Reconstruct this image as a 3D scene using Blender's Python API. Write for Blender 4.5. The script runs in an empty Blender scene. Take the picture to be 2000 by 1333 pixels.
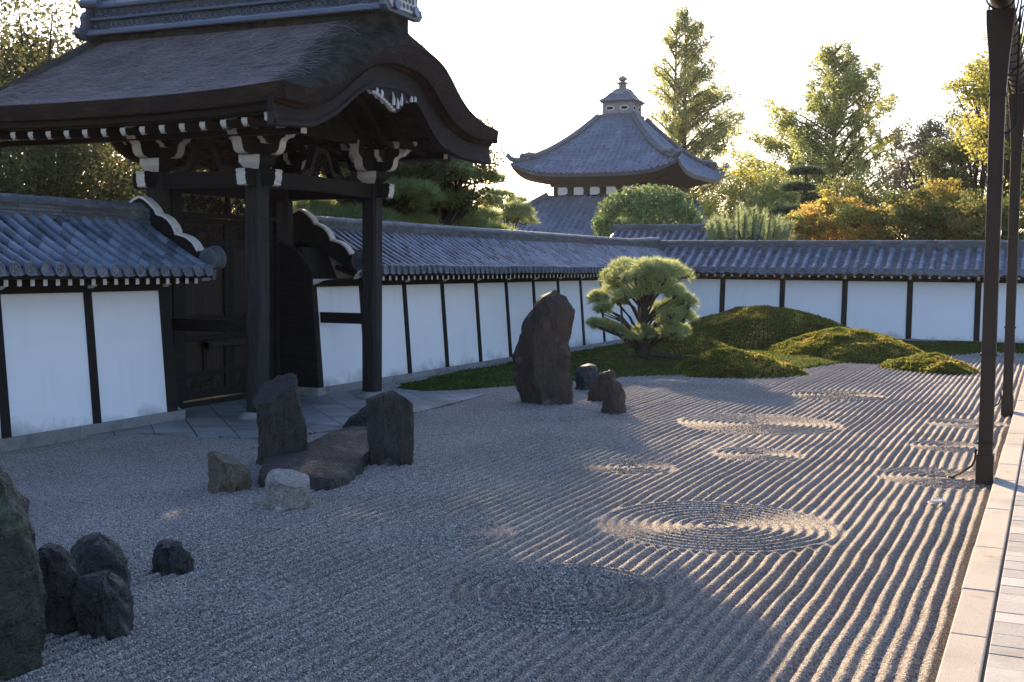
import bpy, bmesh, math, random
import numpy as np
from mathutils import Vector, Matrix, noise as mn

# ------------------------------------------------------------------ camera, sky, sun, exposure
S = bpy.context.scene
COL = S.collection
YAW, PITCH, ROLL = 0.42889, 0.06446, 0.00900
cam_d = bpy.data.cameras.new("camera")
cam_d.sensor_width = 36.0
cam_d.lens = 41.643
cam_d.clip_start = 0.1
cam_d.clip_end = 3000
cam = bpy.data.objects.new("camera", cam_d)
COL.objects.link(cam)
F = Vector((-math.sin(YAW) * math.cos(PITCH), math.cos(YAW) * math.cos(PITCH), -math.sin(PITCH)))
R0 = Vector((math.cos(YAW), math.sin(YAW), 0))
U0 = R0.cross(F)
RR = R0 * math.cos(ROLL) + U0 * math.sin(ROLL)
UU = U0 * math.cos(ROLL) - R0 * math.sin(ROLL)
cam.matrix_world = Matrix(((RR.x, UU.x, -F.x, 0), (RR.y, UU.y, -F.y, 0), (RR.z, UU.z, -F.z, 2.5), (0, 0, 0, 1)))
S.camera = cam

SUN_EL = math.radians(18.4)
SUN_LEFT = math.radians(24.58 + 8.2)          # sun azimuth, to the left of +Y
w = bpy.data.worlds.new("World")
S.world = w
w.use_nodes = True
nt = w.node_tree
bg = nt.nodes["Background"]
sky = nt.nodes.new("ShaderNodeTexSky")
sky.sky_type = 'NISHITA'
sky.sun_disc = False
sky.sun_elevation = SUN_EL
sky.sun_rotation = -SUN_LEFT
sky.air_density = 1.2
sky.dust_density = 1.2
sky.ozone_density = 2.0
tint = nt.nodes.new("ShaderNodeMix")
tint.data_type = 'RGBA'; tint.blend_type = 'MULTIPLY'; tint.inputs[0].default_value = 1.0
tint.inputs[7].default_value = (.95, .965, 1.17, 1)          # the camera's cool white balance
nt.links.new(sky.outputs[0], tint.inputs[6])
nt.links.new(tint.outputs[2], bg.inputs[0])
bg.inputs[1].default_value = 0.108
sl = bpy.data.lights.new("sun", 'SUN')
sl.energy = 5.0
sl.angle = math.radians(0.6)
sl.color = (1.0, 0.74, 0.46)
sun = bpy.data.objects.new("sun", sl)
COL.objects.link(sun)
sdir = Vector((-math.sin(SUN_LEFT) * math.cos(SUN_EL), math.cos(SUN_LEFT) * math.cos(SUN_EL), math.sin(SUN_EL)))
sun.rotation_euler = sdir.to_track_quat('Z', 'Y').to_euler()
sun.location = (-20, 30, 25)
S.view_settings.view_transform = 'Standard'
S.view_settings.look = 'None'
S.view_settings.gamma = 1.0
S.view_settings.exposure = 1.5
S.render.engine = 'CYCLES'
S.cycles.max_bounces = 6
S.cycles.transparent_max_bounces = 6
S.cycles.use_denoising = True

rng = np.random.default_rng(7)
random.seed(7)

# ------------------------------------------------------------------ materials
def material(name, base, rough=0.7, spec=0.4, var=None, island=0.0, noise=(), bump=(), metal=0.0, coords='Object', transl=0.0):
    """base: colour; noise: list of (scale xyz, detail, colour, lo, hi); bump: list of (scale xyz, detail, distance, kind)"""
    m = bpy.data.materials.new(name)
    m.use_nodes = True
    t = m.node_tree
    n, l = t.nodes, t.links
    b = n["Principled BSDF"]
    b.inputs["Roughness"].default_value = rough
    b.inputs["Specular IOR Level"].default_value = spec
    b.inputs["Metallic"].default_value = metal
    tc = n.new("ShaderNodeTexCoord")
    def coord(sc):
        mp = n.new("ShaderNodeMapping")
        mp.inputs["Scale"].default_value = sc
        l.new(tc.outputs[coords], mp.inputs[0])
        return mp.outputs[0]
    rgb = n.new("ShaderNodeRGB")
    rgb.outputs[0].default_value = (*base, 1)
    cur = rgb.outputs[0]
    for sc, det, colr, lo, hi in noise:
        tx = n.new("ShaderNodeTexNoise")
        tx.inputs["Scale"].default_value = 1.0
        tx.inputs["Detail"].default_value = det
        tx.inputs["Roughness"].default_value = 0.62
        l.new(coord(sc), tx.inputs["Vector"])
        mr = n.new("ShaderNodeMapRange")
        mr.inputs[1].default_value = lo
        mr.inputs[2].default_value = hi
        l.new(tx.outputs[0], mr.inputs[0])
        mx = n.new("ShaderNodeMix")
        mx.data_type = 'RGBA'
        l.new(mr.outputs[0], mx.inputs[0])
        l.new(cur, mx.inputs[6])
        mx.inputs[7].default_value = (*colr, 1)
        cur = mx.outputs[2]
    if island:
        g = n.new("ShaderNodeNewGeometry")
        mr = n.new("ShaderNodeMapRange")
        mr.inputs[3].default_value = 1 - island
        mr.inputs[4].default_value = 1 + island
        l.new(g.outputs["Random Per Island"], mr.inputs[0])
        hs = n.new("ShaderNodeHueSaturation")
        l.new(mr.outputs[0], hs.inputs["Value"])
        if var:
            m2 = n.new("ShaderNodeMath"); m2.operation = 'MULTIPLY'; m2.inputs[1].default_value = 7.31
            m3 = n.new("ShaderNodeMath"); m3.operation = 'FRACT'
            l.new(g.outputs["Random Per Island"], m2.inputs[0]); l.new(m2.outputs[0], m3.inputs[0])
            mr2 = n.new("ShaderNodeMapRange"); mr2.inputs[3].default_value = 0.5 - var; mr2.inputs[4].default_value = 0.5 + var
            l.new(m3.outputs[0], mr2.inputs[0]); l.new(mr2.outputs[0], hs.inputs["Hue"])
        l.new(cur, hs.inputs["Color"])
        cur = hs.outputs[0]
    l.new(cur, b.inputs["Base Color"])
    prev = None
    for sc, det, dist, kind in bump:
        if kind == 'voronoi':
            tx = n.new("ShaderNodeTexVoronoi"); out = tx.outputs["Distance"]
        else:
            tx = n.new("ShaderNodeTexNoise"); tx.inputs["Detail"].default_value = det; out = tx.outputs[0]
        tx.inputs["Scale"].default_value = 1.0
        l.new(coord(sc), tx.inputs["Vector"])
        bp = n.new("ShaderNodeBump")
        bp.inputs["Distance"].default_value = dist
        bp.inputs["Strength"].default_value = 1.0
        l.new(out, bp.inputs["Height"])
        if prev: l.new(prev, bp.inputs["Normal"])
        prev = bp.outputs[0]
    if prev: l.new(prev, b.inputs["Normal"])
    if transl:
        tr = n.new("ShaderNodeBsdfTranslucent")
        l.new(cur, tr.inputs[0])
        ms = n.new("ShaderNodeMixShader")
        ms.inputs[0].default_value = transl
        l.new(b.outputs[0], ms.inputs[1]); l.new(tr.outputs[0], ms.inputs[2])
        l.new(ms.outputs[0], n["Material Output"].inputs[0])
    return m

M = {}
def U(s): return (s, s, s)
M['timber'] = material('dark_timber', (0.0132, 0.0099, 0.0077), .75, .25, noise=[((3, 3, 30), 5, (0.0275, 0.0231, 0.0198), .45, .8)], bump=[((40, 40, 4), 4, .004, 'n')])
M['timber_x'] = material('dark_timber_along', (0.0132, 0.0099, 0.0077), .75, .25, noise=[((3, 30, 30), 5, (0.02475, 0.0198, 0.0165), .45, .8)], bump=[((4, 40, 40), 4, .004, 'n')])
M['post'] = material('weathered_post', (0.024, 0.0204, 0.0186), .8, .25, noise=[((14, 14, .9), 5, (0.051, 0.045, 0.042), .4, .75), ((30, 30, 1.6), 4, (0.0084, 0.0066, 0.006), .52, .7)], bump=[((50, 50, 2.0), 5, .006, 'n')])
M['bark_edge'] = material('layered_bark_edge', (0.035, 0.021, 0.0147), .85, .2, noise=[((2, 2, 5), 4, (0.077, 0.0434, 0.0294), .5, .75), ((9, 9, 60), 3, (0.014, 0.0091, 0.007), .45, .7)], bump=[((8, 8, 120), 3, .01, 'n')])
M['board'] = material('gable_board', (0.018, 0.01088, 0.0078), .7, .3, noise=[((1.5, 2, 6), 5, (0.064, 0.0391, 0.027), .52, .8), ((2, 3, 14), 4, (0.006, 0.00374, 0.003), .5, .7)], bump=[((6, 8, 30), 4, .006, 'n')])
M['thatch'] = material('weathered_bark_thatch', (.15, .113, .10), .9, .15,
    noise=[((2.5, 1.0, 1.6), 6, (.24, .19, .18), .45, .75), ((1.1, 1.4, 1.4), 4, (.085, .066, .056), .45, .7), ((60, 10, 14), 4, (.03, .027, .026), .5, .75)],
    bump=[((90, 14, 20), 5, .03, 'n'), ((6, 3, 3), 5, .05, 'n')])
M['thatch_edge'] = material('mossy_bark_thatch', (.06, .056, .042), .95, .1,
    noise=[((40, 40, 40), 5, (.15, .145, .12), .5, .78), ((5, 5, 5), 4, (.03, .028, .02), .4, .65)],
    bump=[((70, 70, 30), 5, .05, 'n'), ((14, 14, 9), 4, .05, 'n')])
M['shell_white'] = material('shell_white_paint', (.66, .62, .56), .7, .2, noise=[((9, 9, 9), 5, (.34, .27, .2), .56, .82)])
M['tile'] = material('smoked_clay_tile', (.105, .128, .170), .30, .6, island=.55, noise=[((14, 14, 14), 4, (.13, .135, .15), .5, .75), ((30, 30, 30), 3, (.05, .05, .05), .58, .75), ((7, 7, 7), 6, (.19, .19, .17), .62, .72)], bump=[((60, 60, 60), 3, .003, 'n')])
M['tile_old'] = material('weathered_roof_tile', (.095, .105, .12), .55, .4, island=.35, noise=[((6, 6, 6), 5, (.20, .205, .215), .55, .75), ((20, 20, 20), 4, (.035, .034, .03), .55, .75)], bump=[((50, 50, 50), 3, .004, 'n')])
M['tile_far'] = material('temple_roof_tile', (.11, .145, .195), .5, .45, noise=[((1.1, 1.1, 1.1), 5, (.20, .25, .32), .48, .72), ((5, 5, 5), 4, (.05, .054, .06), .52, .72)])
M['bed_clay'] = material('bedding_clay', (.2, .15, .1), .9, .1)
M['plaster'] = material('white_lime_plaster', (.85, .85, .85), .85, .15, noise=[((.5, .5, 1.2), 5, (.80, .795, .79), .5, .8), ((5, 5, .35), 4, (.78, .77, .745), .56, .85)], bump=[((5, 5, 5), 4, .004, 'n')])
def splash(m):
    n, l = m.node_tree.nodes, m.node_tree.links
    b = n["Principled BSDF"]; src = b.inputs["Base Color"].links[0].from_socket
    tc = n.new("ShaderNodeTexCoord"); sp = n.new("ShaderNodeSeparateXYZ"); l.new(tc.outputs["Object"], sp.inputs[0])
    nz = n.new("ShaderNodeTexNoise"); nz.inputs["Scale"].default_value = 1.4; nz.inputs["Detail"].default_value = 8; nz.inputs["Roughness"].default_value = .7; l.new(tc.outputs["Object"], nz.inputs["Vector"])
    ad = n.new("ShaderNodeMath"); ad.operation = 'MULTIPLY_ADD'; ad.inputs[1].default_value = -1.1; l.new(nz.outputs[0], ad.inputs[0]); l.new(sp.outputs[2], ad.inputs[2])
    mr = n.new("ShaderNodeMapRange"); mr.inputs[1].default_value = -.22; mr.inputs[2].default_value = -.47; mr.inputs[3].default_value = 0; mr.inputs[4].default_value = .75; l.new(ad.outputs[0], mr.inputs[0])
    mx = n.new("ShaderNodeMix"); mx.data_type = 'RGBA'; mx.inputs[7].default_value = (.33, .32, .29, 1)
    l.new(mr.outputs[0], mx.inputs[0]); l.new(src, mx.inputs[6]); l.new(mx.outputs[2], b.inputs["Base Color"])
splash(M['plaster'])
M['granite'] = material('granite', (.24, .235, .225), .85, .25, noise=[((160, 160, 160), 2, (.40, .385, .36), .5, .65), ((3, 3, 3), 5, (.13, .125, .115), .5, .75), ((110, 110, 110), 2, (.08, .075, .07), .58, .7)], bump=[((110, 110, 110), 3, .004, 'n')], island=.14)
M['kerb'] = material('pale_granite_kerb', (.47, .43, .37), .85, .25, noise=[((170, 170, 170), 2, (.55, .52, .47), .5, .62), ((120, 120, 120), 2, (.2, .17, .14), .56, .68), ((3, 3, 3), 5, (.34, .22, .14), .6, .74), ((1.2, 1.2, 1.2), 5, (.30, .28, .25), .5, .8)], bump=[((120, 120, 120), 3, .004, 'n')], island=.1)
M['paver'] = material('grey_clay_paver', (.41, .40, .385), .7, .3, noise=[((4, 4, 4), 5, (.30, .29, .275), .45, .75), ((50, 50, 50), 3, (.48, .47, .45), .55, .75)], bump=[((40, 40, 40), 4, .003, 'n')], island=.2)
M['moss'] = material('moss', (.06, .07, .016), .95, .1, transl=.25, noise=[((5, 5, 5), 5, (.10, .12, .02), .42, .68), ((2.2, 2.2, 2.2), 4, (.11, .09, .025), .5, .72), ((13, 13, 13), 4, (.045, .028, .012), .55, .7), ((40, 40, 40), 3, (.13, .14, .03), .56, .72)], bump=[((35, 35, 35), 4, .05, 'n'), ((110, 110, 110), 2, .02, 'n')])
M['moss_flat'] = material('flat_moss', (.028, .05, .012), .95, .1, noise=[((1.6, 1.6, 1.6), 5, (.075, .10, .018), .42, .68), ((4, 4, 4), 4, (.05, .038, .018), .54, .72), ((30, 30, 30), 3, (.09, .11, .025), .56, .72)], bump=[((30, 30, 30), 4, .05, 'n')])
def rock_mat(name, a, b2, c2, streak=False):
    v = (22, 22, 2.2) if streak else (6, 6, 6)
    return material(name, a, .6, .5, noise=[(v, 6, b2, .42, .72), ((3, 3, 3), 5, c2, .54, .74), ((45, 45, 45), 3, tuple(x * 3.2 for x in a), .6, .72), ((1.6, 1.6, 2.4), 6, tuple(x * 2.0 for x in b2), .58, .66)],
                    bump=[((v[0] * 1.2, v[1] * 1.2, v[2] * 1.2), 8, .16, 'n'), ((50, 50, 50), 5, .03, 'n')])
M['rock_dark'] = rock_mat('dark_rock', (.026, .022, .02), (.06, .052, .047), (.011, .0095, .009))
M['rock_brown'] = rock_mat('brown_rock', (.068, .045, .032), (.11, .078, .058), (.022, .018, .016), True)
M['rock_streak'] = rock_mat('grooved_rock', (.042, .034, .029), (.08, .064, .052), (.014, .012, .011), True)
M['rock_blue'] = rock_mat('blue_grey_rock', (0.042, 0.045, 0.051), (0.078, 0.081, 0.09), (0.021, 0.0216, 0.024))
M['rock_ochre'] = rock_mat('ochre_rock', (.15, .115, .08), (.25, .20, .15), (.07, .055, .045), True)
M['rock_pale'] = rock_mat('pale_quartz_rock', (.26, .235, .21), (.46, .43, .40), (.13, .10, .075))
M['rock_green'] = rock_mat('lichen_rock', (0.03341, 0.03465, 0.02228), (0.05164, 0.063, 0.03713), (0.01823, 0.01638, 0.01089))
M['copper'] = material('brown_copper', (0.03025, 0.017, 0.0125), .45, .5, noise=[((4, 4, 1.2), 5, (0.04675, 0.025, 0.0175), .45, .75)], metal=.35)
M['iron'] = material('black_iron', (.012, .012, .012), .5, .4)
M['white'] = material('white_scrap', (.8, .8, .78), .6, .3)
M['lattice'] = material('carved_timber', (.03, .024, .02), .8, .2)
M['trunk'] = material('tree_bark', (.055, .045, .036), .9, .15, noise=[((9, 9, 2), 5, (.10, .085, .07), .45, .75)], bump=[((18, 18, 4), 5, .03, 'n')])
M['old_trunk'] = material('pine_bark', (.05, .042, .036), .9, .15, noise=[((20, 20, 6), 5, (.13, .115, .10), .48, .72), ((9, 9, 9), 4, (.02, .018, .014), .5, .7)], bump=[((30, 30, 9), 5, .05, 'n')])
def leaf(name, c, tr=.45, isl=.45, var=.03, c2=None, sc=.45):
    return material(name, c, .6, .25, island=isl, var=var, transl=tr, noise=[((sc, sc, sc), 3, c2, .42, .58)] if c2 else ())
M['leaf_met'] = leaf('feathery_leaves', (.46, .47, .17), .72, .45, .03, (.34, .39, .13), .5)
M['leaf_oak'] = leaf('olive_leaves', (.24, .26, .09), .62)
M['leaf_bright'] = leaf('yellow_green_leaves', (.46, .45, .11), .7)
M['leaf_brown'] = leaf('russet_leaves', (.30, .26, .15), .6)
M['leaf_maple'] = leaf('orange_maple_leaves', (.58, .32, .085), .66, .4, .035, (.46, .45, .11), .7)
M['leaf_mgreen'] = leaf('turning_maple_leaves', (.34, .35, .085), .64, .4, .03, (.42, .33, .08), .6)
M['leaf_dark'] = leaf('dark_green_leaves', (.13, .18, .06), .52, .45, .03, (.28, .23, .06), .5)
M['leaf_bush'] = leaf('camellia_leaves', (.20, .28, .11), .5)
M['needle'] = leaf('pine_needles', (.30, .36, .15), .6, .4, .02)
M['needle_lit'] = leaf('garden_pine_needles', (.40, .46, .21), .64, .4, .02)
M['needle_dark'] = leaf('dark_needles', (.09, .14, .08), .45)
M['needle_tip'] = leaf('long_pine_needles', (.36, .43, .22), .58, .4, .02)
M['leaf_cedar'] = leaf('dark_mixed_leaves', (.13, .14, .055), .55, .5, .05)

def gravel_material():
    m = bpy.data.materials.new('raked_gravel')
    m.use_nodes = True
    n, l = m.node_tree.nodes, m.node_tree.links
    b = n["Principled BSDF"]
    b.inputs["Roughness"].default_value = .85
    b.inputs["Specular IOR Level"].default_value = .3
    tc = n.new("ShaderNodeTexCoord")
    v = n.new("ShaderNodeTexVoronoi"); v.inputs["Scale"].default_value = 100
    v2 = n.new("ShaderNodeTexVoronoi"); v2.inputs["Scale"].default_value = 58
    l.new(tc.outputs["Object"], v.inputs["Vector"]); l.new(tc.outputs["Object"], v2.inputs["Vector"])
    cr = n.new("ShaderNodeValToRGB")
    sep = n.new("ShaderNodeSeparateColor")
    l.new(v.outputs["Color"], sep.inputs[0])
    e = cr.color_ramp
    e.elements[0].position = 0; e.elements[0].color = (0.0675, 0.0603, 0.054, 1)
    e.elements[1].position = 1; e.elements[1].color = (0.72, 0.666, 0.594, 1)
    for p, c in ((.22, (0.18, 0.162, 0.144)), (.55, (0.32, 0.286, 0.252)), (.85, (0.441, 0.401, 0.356))):
        x = e.elements.new(p); x.color = (*c, 1)
    l.new(sep.outputs[0], cr.inputs[0])
    nz = n.new("ShaderNodeTexNoise"); nz.inputs["Scale"].default_value = .7; nz.inputs["Detail"].default_value = 5
    l.new(tc.outputs["Object"], nz.inputs["Vector"])
    mr = n.new("ShaderNodeMapRange"); mr.inputs[1].default_value = .3; mr.inputs[2].default_value = .7; mr.inputs[3].default_value = .86; mr.inputs[4].default_value = 1.12
    l.new(nz.outputs[0], mr.inputs[0])
    hs = n.new("ShaderNodeHueSaturation")
    l.new(cr.outputs[0], hs.inputs["Color"]); l.new(mr.outputs[0], hs.inputs["Value"])
    l.new(hs.outputs[0], b.inputs["Base Color"])
    bp = n.new("ShaderNodeBump"); bp.inputs["Distance"].default_value = .013
    l.new(v.outputs["Distance"], bp.inputs["Height"]); bp.invert = True
    bp2 = n.new("ShaderNodeBump"); bp2.inputs["Distance"].default_value = .007; bp2.invert = True
    l.new(v2.outputs["Distance"], bp2.inputs["Height"]); l.new(bp.outputs[0], bp2.inputs["Normal"])
    l.new(bp2.outputs[0], b.inputs["Normal"])
    return m
M['gravel'] = gravel_material()

def flagstone_material():
    m = bpy.data.materials.new('slate_flagstones')
    m.use_nodes = True
    n, l = m.node_tree.nodes, m.node_tree.links
    b = n["Principled BSDF"]
    b.inputs["Roughness"].default_value = .6
    tc = n.new("ShaderNodeTexCoord")
    mp = n.new("ShaderNodeMapping"); mp.inputs["Rotation"].default_value = (0, 0, math.radians(45))
    br = n.new("ShaderNodeTexBrick")
    br.offset = 0.0
    br.inputs["Scale"].default_value = 1.0
    br.inputs["Brick Width"].default_value = .55; br.inputs["Row Height"].default_value = .55
    br.inputs["Mortar Size"].default_value = .012
    br.inputs["Color1"].default_value = (.15, .16, .17, 1); br.inputs["Color2"].default_value = (.24, .25, .255, 1)
    br.inputs["Mortar"].default_value = (.04, .04, .035, 1)
    l.new(tc.outputs["Object"], mp.inputs[0]); l.new(mp.outputs[0], br.inputs["Vector"])
    nz = n.new("ShaderNodeTexNoise"); nz.inputs["Scale"].default_value = 1.3; nz.inputs["Detail"].default_value = 6
    l.new(tc.outputs["Object"], nz.inputs["Vector"])
    mx = n.new("ShaderNodeMix"); mx.data_type = 'RGBA'; mx.inputs[7].default_value = (.07, .075, .07, 1)
    mr = n.new("ShaderNodeMapRange"); mr.inputs[1].default_value = .5; mr.inputs[2].default_value = .68
    l.new(nz.outputs[0], mr.inputs[0]); l.new(mr.outputs[0], mx.inputs[0])
    l.new(br.outputs[0], mx.inputs[6]); l.new(mx.outputs[2], b.inputs["Base Color"])
    bp = n.new("ShaderNodeBump"); bp.inputs["Distance"].default_value = .012; bp.invert = True
    l.new(br.outputs["Fac"], bp.inputs["Height"]); l.new(bp.outputs[0], b.inputs["Normal"])
    return m
M['flag'] = flagstone_material()

# ------------------------------------------------------------------ mesh helpers
class MB:
    def __init__(self):
        self.v, self.f, self.m, self.mats = [], [], [], []
    def mi(self, mat):
        if mat not in self.mats: self.mats.append(mat)
        return self.mats.index(mat)
    def add(self, vs, fs, mat):
        o = len(self.v); k = self.mi(mat)
        self.v.extend([tuple(p) for p in vs])
        for f in fs:
            self.f.append(tuple(i + o for i in f)); self.m.append(k)
        return self
    def box(self, x0, x1, y0, y1, z0, z1, mat, end=None, endmat=None):
        vs = [(x, y, z) for z in (z0, z1) for y in (y0, y1) for x in (x0, x1)]
        fs = [(0, 2, 3, 1), (4, 5, 7, 6), (0, 1, 5, 4), (2, 6, 7, 3), (0, 4, 6, 2), (1, 3, 7, 5)]
        return self.add(vs, fs, mat)
    def hexa(self, p, mat):
        """8 points: bottom 4 then top 4, each ring in order"""
        return self.add(p, [(3, 2, 1, 0), (4, 5, 6, 7), (0, 1, 5, 4), (1, 2, 6, 5), (2, 3, 7, 6), (3, 0, 4, 7)], mat)
    def prism(self, poly, axis, a0, a1, mat, side=None, sides=None):
        """poly (u,v): axis X -> (y,z), axis Y -> (x,z), axis Z -> (x,y); sides: edge index -> other material"""
        def P(u, v, a):
            return (a, u, v) if axis == 'X' else ((u, a, v) if axis == 'Y' else (u, v, a))
        n = len(poly)
        o = len(self.v)
        self.v.extend([P(u, v, a0) for u, v in poly] + [P(u, v, a1) for u, v in poly])
        k = self.mi(mat)
        self.f.append(tuple(range(o, o + n))); self.m.append(k)
        self.f.append(tuple(range(o + 2 * n - 1, o + n - 1, -1))); self.m.append(k)
        for i in range(n):
            j = (i + 1) % n
            mm = side if side is not None else mat
            if sides is not None: mm = sides.get(i, mat)
            self.f.append((o + i, o + n + i, o + n + j, o + j)); self.m.append(self.mi(mm))
        return self
    def tube(self, pts, rad, mat, n=8, caps=True):
        pts = [Vector(p) for p in pts]
        if not hasattr(rad, '__len__'): rad = [rad] * len(pts)
        vs, fs = [], []
        up = Vector((0, 0, 1))
        for i, p in enumerate(pts):
            d = (pts[min(i + 1, len(pts) - 1)] - pts[max(i - 1, 0)]).normalized()
            if abs(d.dot(up)) > .9: a = d.cross(Vector((1, 0, 0))).normalized()
            else: a = d.cross(up).normalized()
            b = d.cross(a).normalized()
            if i and (a.dot(pa) < 0): a, b = -a, -b
            pa = a
            for k in range(n):
                t = 2 * math.pi * k / n
                vs.append(p + (a * math.cos(t) + b * math.sin(t)) * rad[i])
        for i in range(len(pts) - 1):
            for k in range(n):
                k2 = (k + 1) % n
                fs.append((i * n + k, i * n + k2, (i + 1) * n + k2, (i + 1) * n + k))
        if caps:
            fs.append(tuple(range(n - 1, -1, -1))); fs.append(tuple(range((len(pts) - 1) * n, len(pts) * n)))
        return self.add(vs, fs, mat)
    def lathe(self, c, prof, mat, n=24):
        """prof list of (r, z)"""
        vs, fs = [], []
        for r, z in prof:
            for k in range(n):
                t = 2 * math.pi * k / n
                vs.append((c[0] + r * math.cos(t), c[1] + r * math.sin(t), c[2] + z))
        m = len(prof)
        for i in range(m - 1):
            for k in range(n):
                k2 = (k + 1) % n
                fs.append((i * n + k, i * n + k2, (i + 1) * n + k2, (i + 1) * n + k))
        fs.append(tuple(range(n - 1, -1, -1))); fs.append(tuple(range((m - 1) * n, m * n)))
        return self.add(vs, fs, mat)
    def grid(self, rows, mat):
        """rows: list of equal-length point lists"""
        nr, nc = len(rows), len(rows[0])
        vs = [p for r in rows for p in r]
        fs = [(i * nc + j, i * nc + j + 1, (i + 1) * nc + j + 1, (i + 1) * nc + j) for i in range(nr - 1) for j in range(nc - 1)]
        return self.add(vs, fs, mat)
    def build(self, name, parent=None, smooth=False, bevel=0, angle=40, loc=None):
        me = bpy.data.meshes.new(name)
        o = bpy.data.objects.new(name, me)
        COL.objects.link(o)
        off = Vector((0, 0, 0))
        if parent is not None:
            o.parent = parent
            p = parent
            while p is not None:
                off += p.location; p = p.parent
        elif loc is not None:
            off = Vector(loc); o.location = off
        vv = [(x - off.x, y - off.y, z - off.z) for x, y, z in self.v]
        me.from_pydata(vv, [], self.f)
        for mt in self.mats: me.materials.append(mt)
        me.polygons.foreach_set('material_index', self.m)
        if smooth:
            me.polygons.foreach_set('use_smooth', [True] * len(self.f))
            if angle < 180:
                try: me.set_sharp_from_angle(angle=math.radians(angle))
                except Exception: pass
        me.update()
        if bevel:
            bv = o.modifiers.new('bevel', 'BEVEL'); bv.width = bevel; bv.segments = 2; bv.limit_method = 'ANGLE'
        return o

def fast_mesh(name, V, Fq, mats, parent=None, smooth=False, mi=None):
    """numpy verts (N,3), faces (K,3|4)"""
    me = bpy.data.meshes.new(name)
    off = Vector((0, 0, 0))
    p = parent
    while p is not None:
        off += p.location; p = p.parent
    V = np.asarray(V, dtype=np.float32) - np.array(off, dtype=np.float32)
    k = Fq.shape[1]
    me.vertices.add(len(V)); me.vertices.foreach_set('co', V.ravel())
    me.loops.add(Fq.size); me.loops.foreach_set('vertex_index', Fq.ravel().astype(np.int32))
    me.polygons.add(len(Fq))
    me.polygons.foreach_set('loop_start', np.arange(0, Fq.size, k, dtype=np.int32))
    me.polygons.foreach_set('loop_total', np.full(len(Fq), k, dtype=np.int32))
    for m in mats: me.materials.append(m)
    if mi is not None: me.polygons.foreach_set('material_index', np.asarray(mi, dtype=np.int32))
    if smooth: me.polygons.foreach_set('use_smooth', np.ones(len(Fq), dtype=bool))
    me.update(calc_edges=True)
    o = bpy.data.objects.new(name, me)
    COL.objects.link(o)
    if parent is not None: o.parent = parent
    return o

def tag(o, label=None, cat=None, group=None, kind=None):
    if label: o['label'] = label
    if cat: o['category'] = cat
    if group: o['group'] = group
    if kind: o['kind'] = kind
    return o
def thing(name, loc, label, cat, group=None):
    e = bpy.data.objects.new(name, None)
    e.location = loc; e.empty_display_size = .2
    COL.objects.link(e)
    return tag(e, label, cat, group)
def copy_tree(o, parent=None):
    c = o.copy(); COL.objects.link(c)
    if parent is not None: c.parent = parent
    for ch in [x for x in o.children]:
        copy_tree(ch, c)
    return c

def hash2(ix, iy, seed):
    h = (ix.astype(np.int64) * 374761393 + iy.astype(np.int64) * 668265263 + seed * 982451653) & 0xffffffff
    h = ((h ^ (h >> 13)) * 1274126177) & 0xffffffff
    return ((h ^ (h >> 16)) & 0xffff) / 65535.0
def vnoise(x, y, seed=1):
    ix, iy = np.floor(x), np.floor(y)
    fx, fy = x - ix, y - iy
    fx = fx * fx * (3 - 2 * fx); fy = fy * fy * (3 - 2 * fy)
    a, b = hash2(ix, iy, seed), hash2(ix + 1, iy, seed)
    c, d = hash2(ix, iy + 1, seed), hash2(ix + 1, iy + 1, seed)
    return (a * (1 - fx) + b * fx) * (1 - fy) + (c * (1 - fx) + d * fx) * fy
def sstep(a, b, x):
    t = np.clip((x - a) / (b - a), 0, 1)
    return t * t * (3 - 2 * t)
M['tuft'] = material('moss_tufts', (.15, .17, .035), .9, .1, island=.4, var=.04, transl=.62, noise=[((1.5, 1.5, 1.5), 5, (.36, .31, .075), .50, .62), ((2, 2, 5), 4, (.08, .05, .02), .55, .7)])  # gold patches put low sunlight into the moss colour; brown ones are bare moss
M['straw'] = material('weathered_straw', (.25, .205, .20), .8, .2, island=.5)
M['tuft_flat'] = material('flat_moss_tufts', (.07, .105, .022), .9, .1, island=.6, var=.04, transl=.55, noise=[((1.2, 1.2, 1.2), 4, (.15, .15, .035), .5, .65)])

# ------------------------------------------------------------------ the setting: ground, gravel, moss, paving, kerb
g = MB(); g.add([(-900, -300, -.3), (900, -300, -.3), (900, 1500, -.3), (-900, 1500, -.3)], [(0, 1, 2, 3)], material('bare_earth', (.09, .075, .055), .95, .1))
tag(g.build('ground'), kind='structure')

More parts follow.
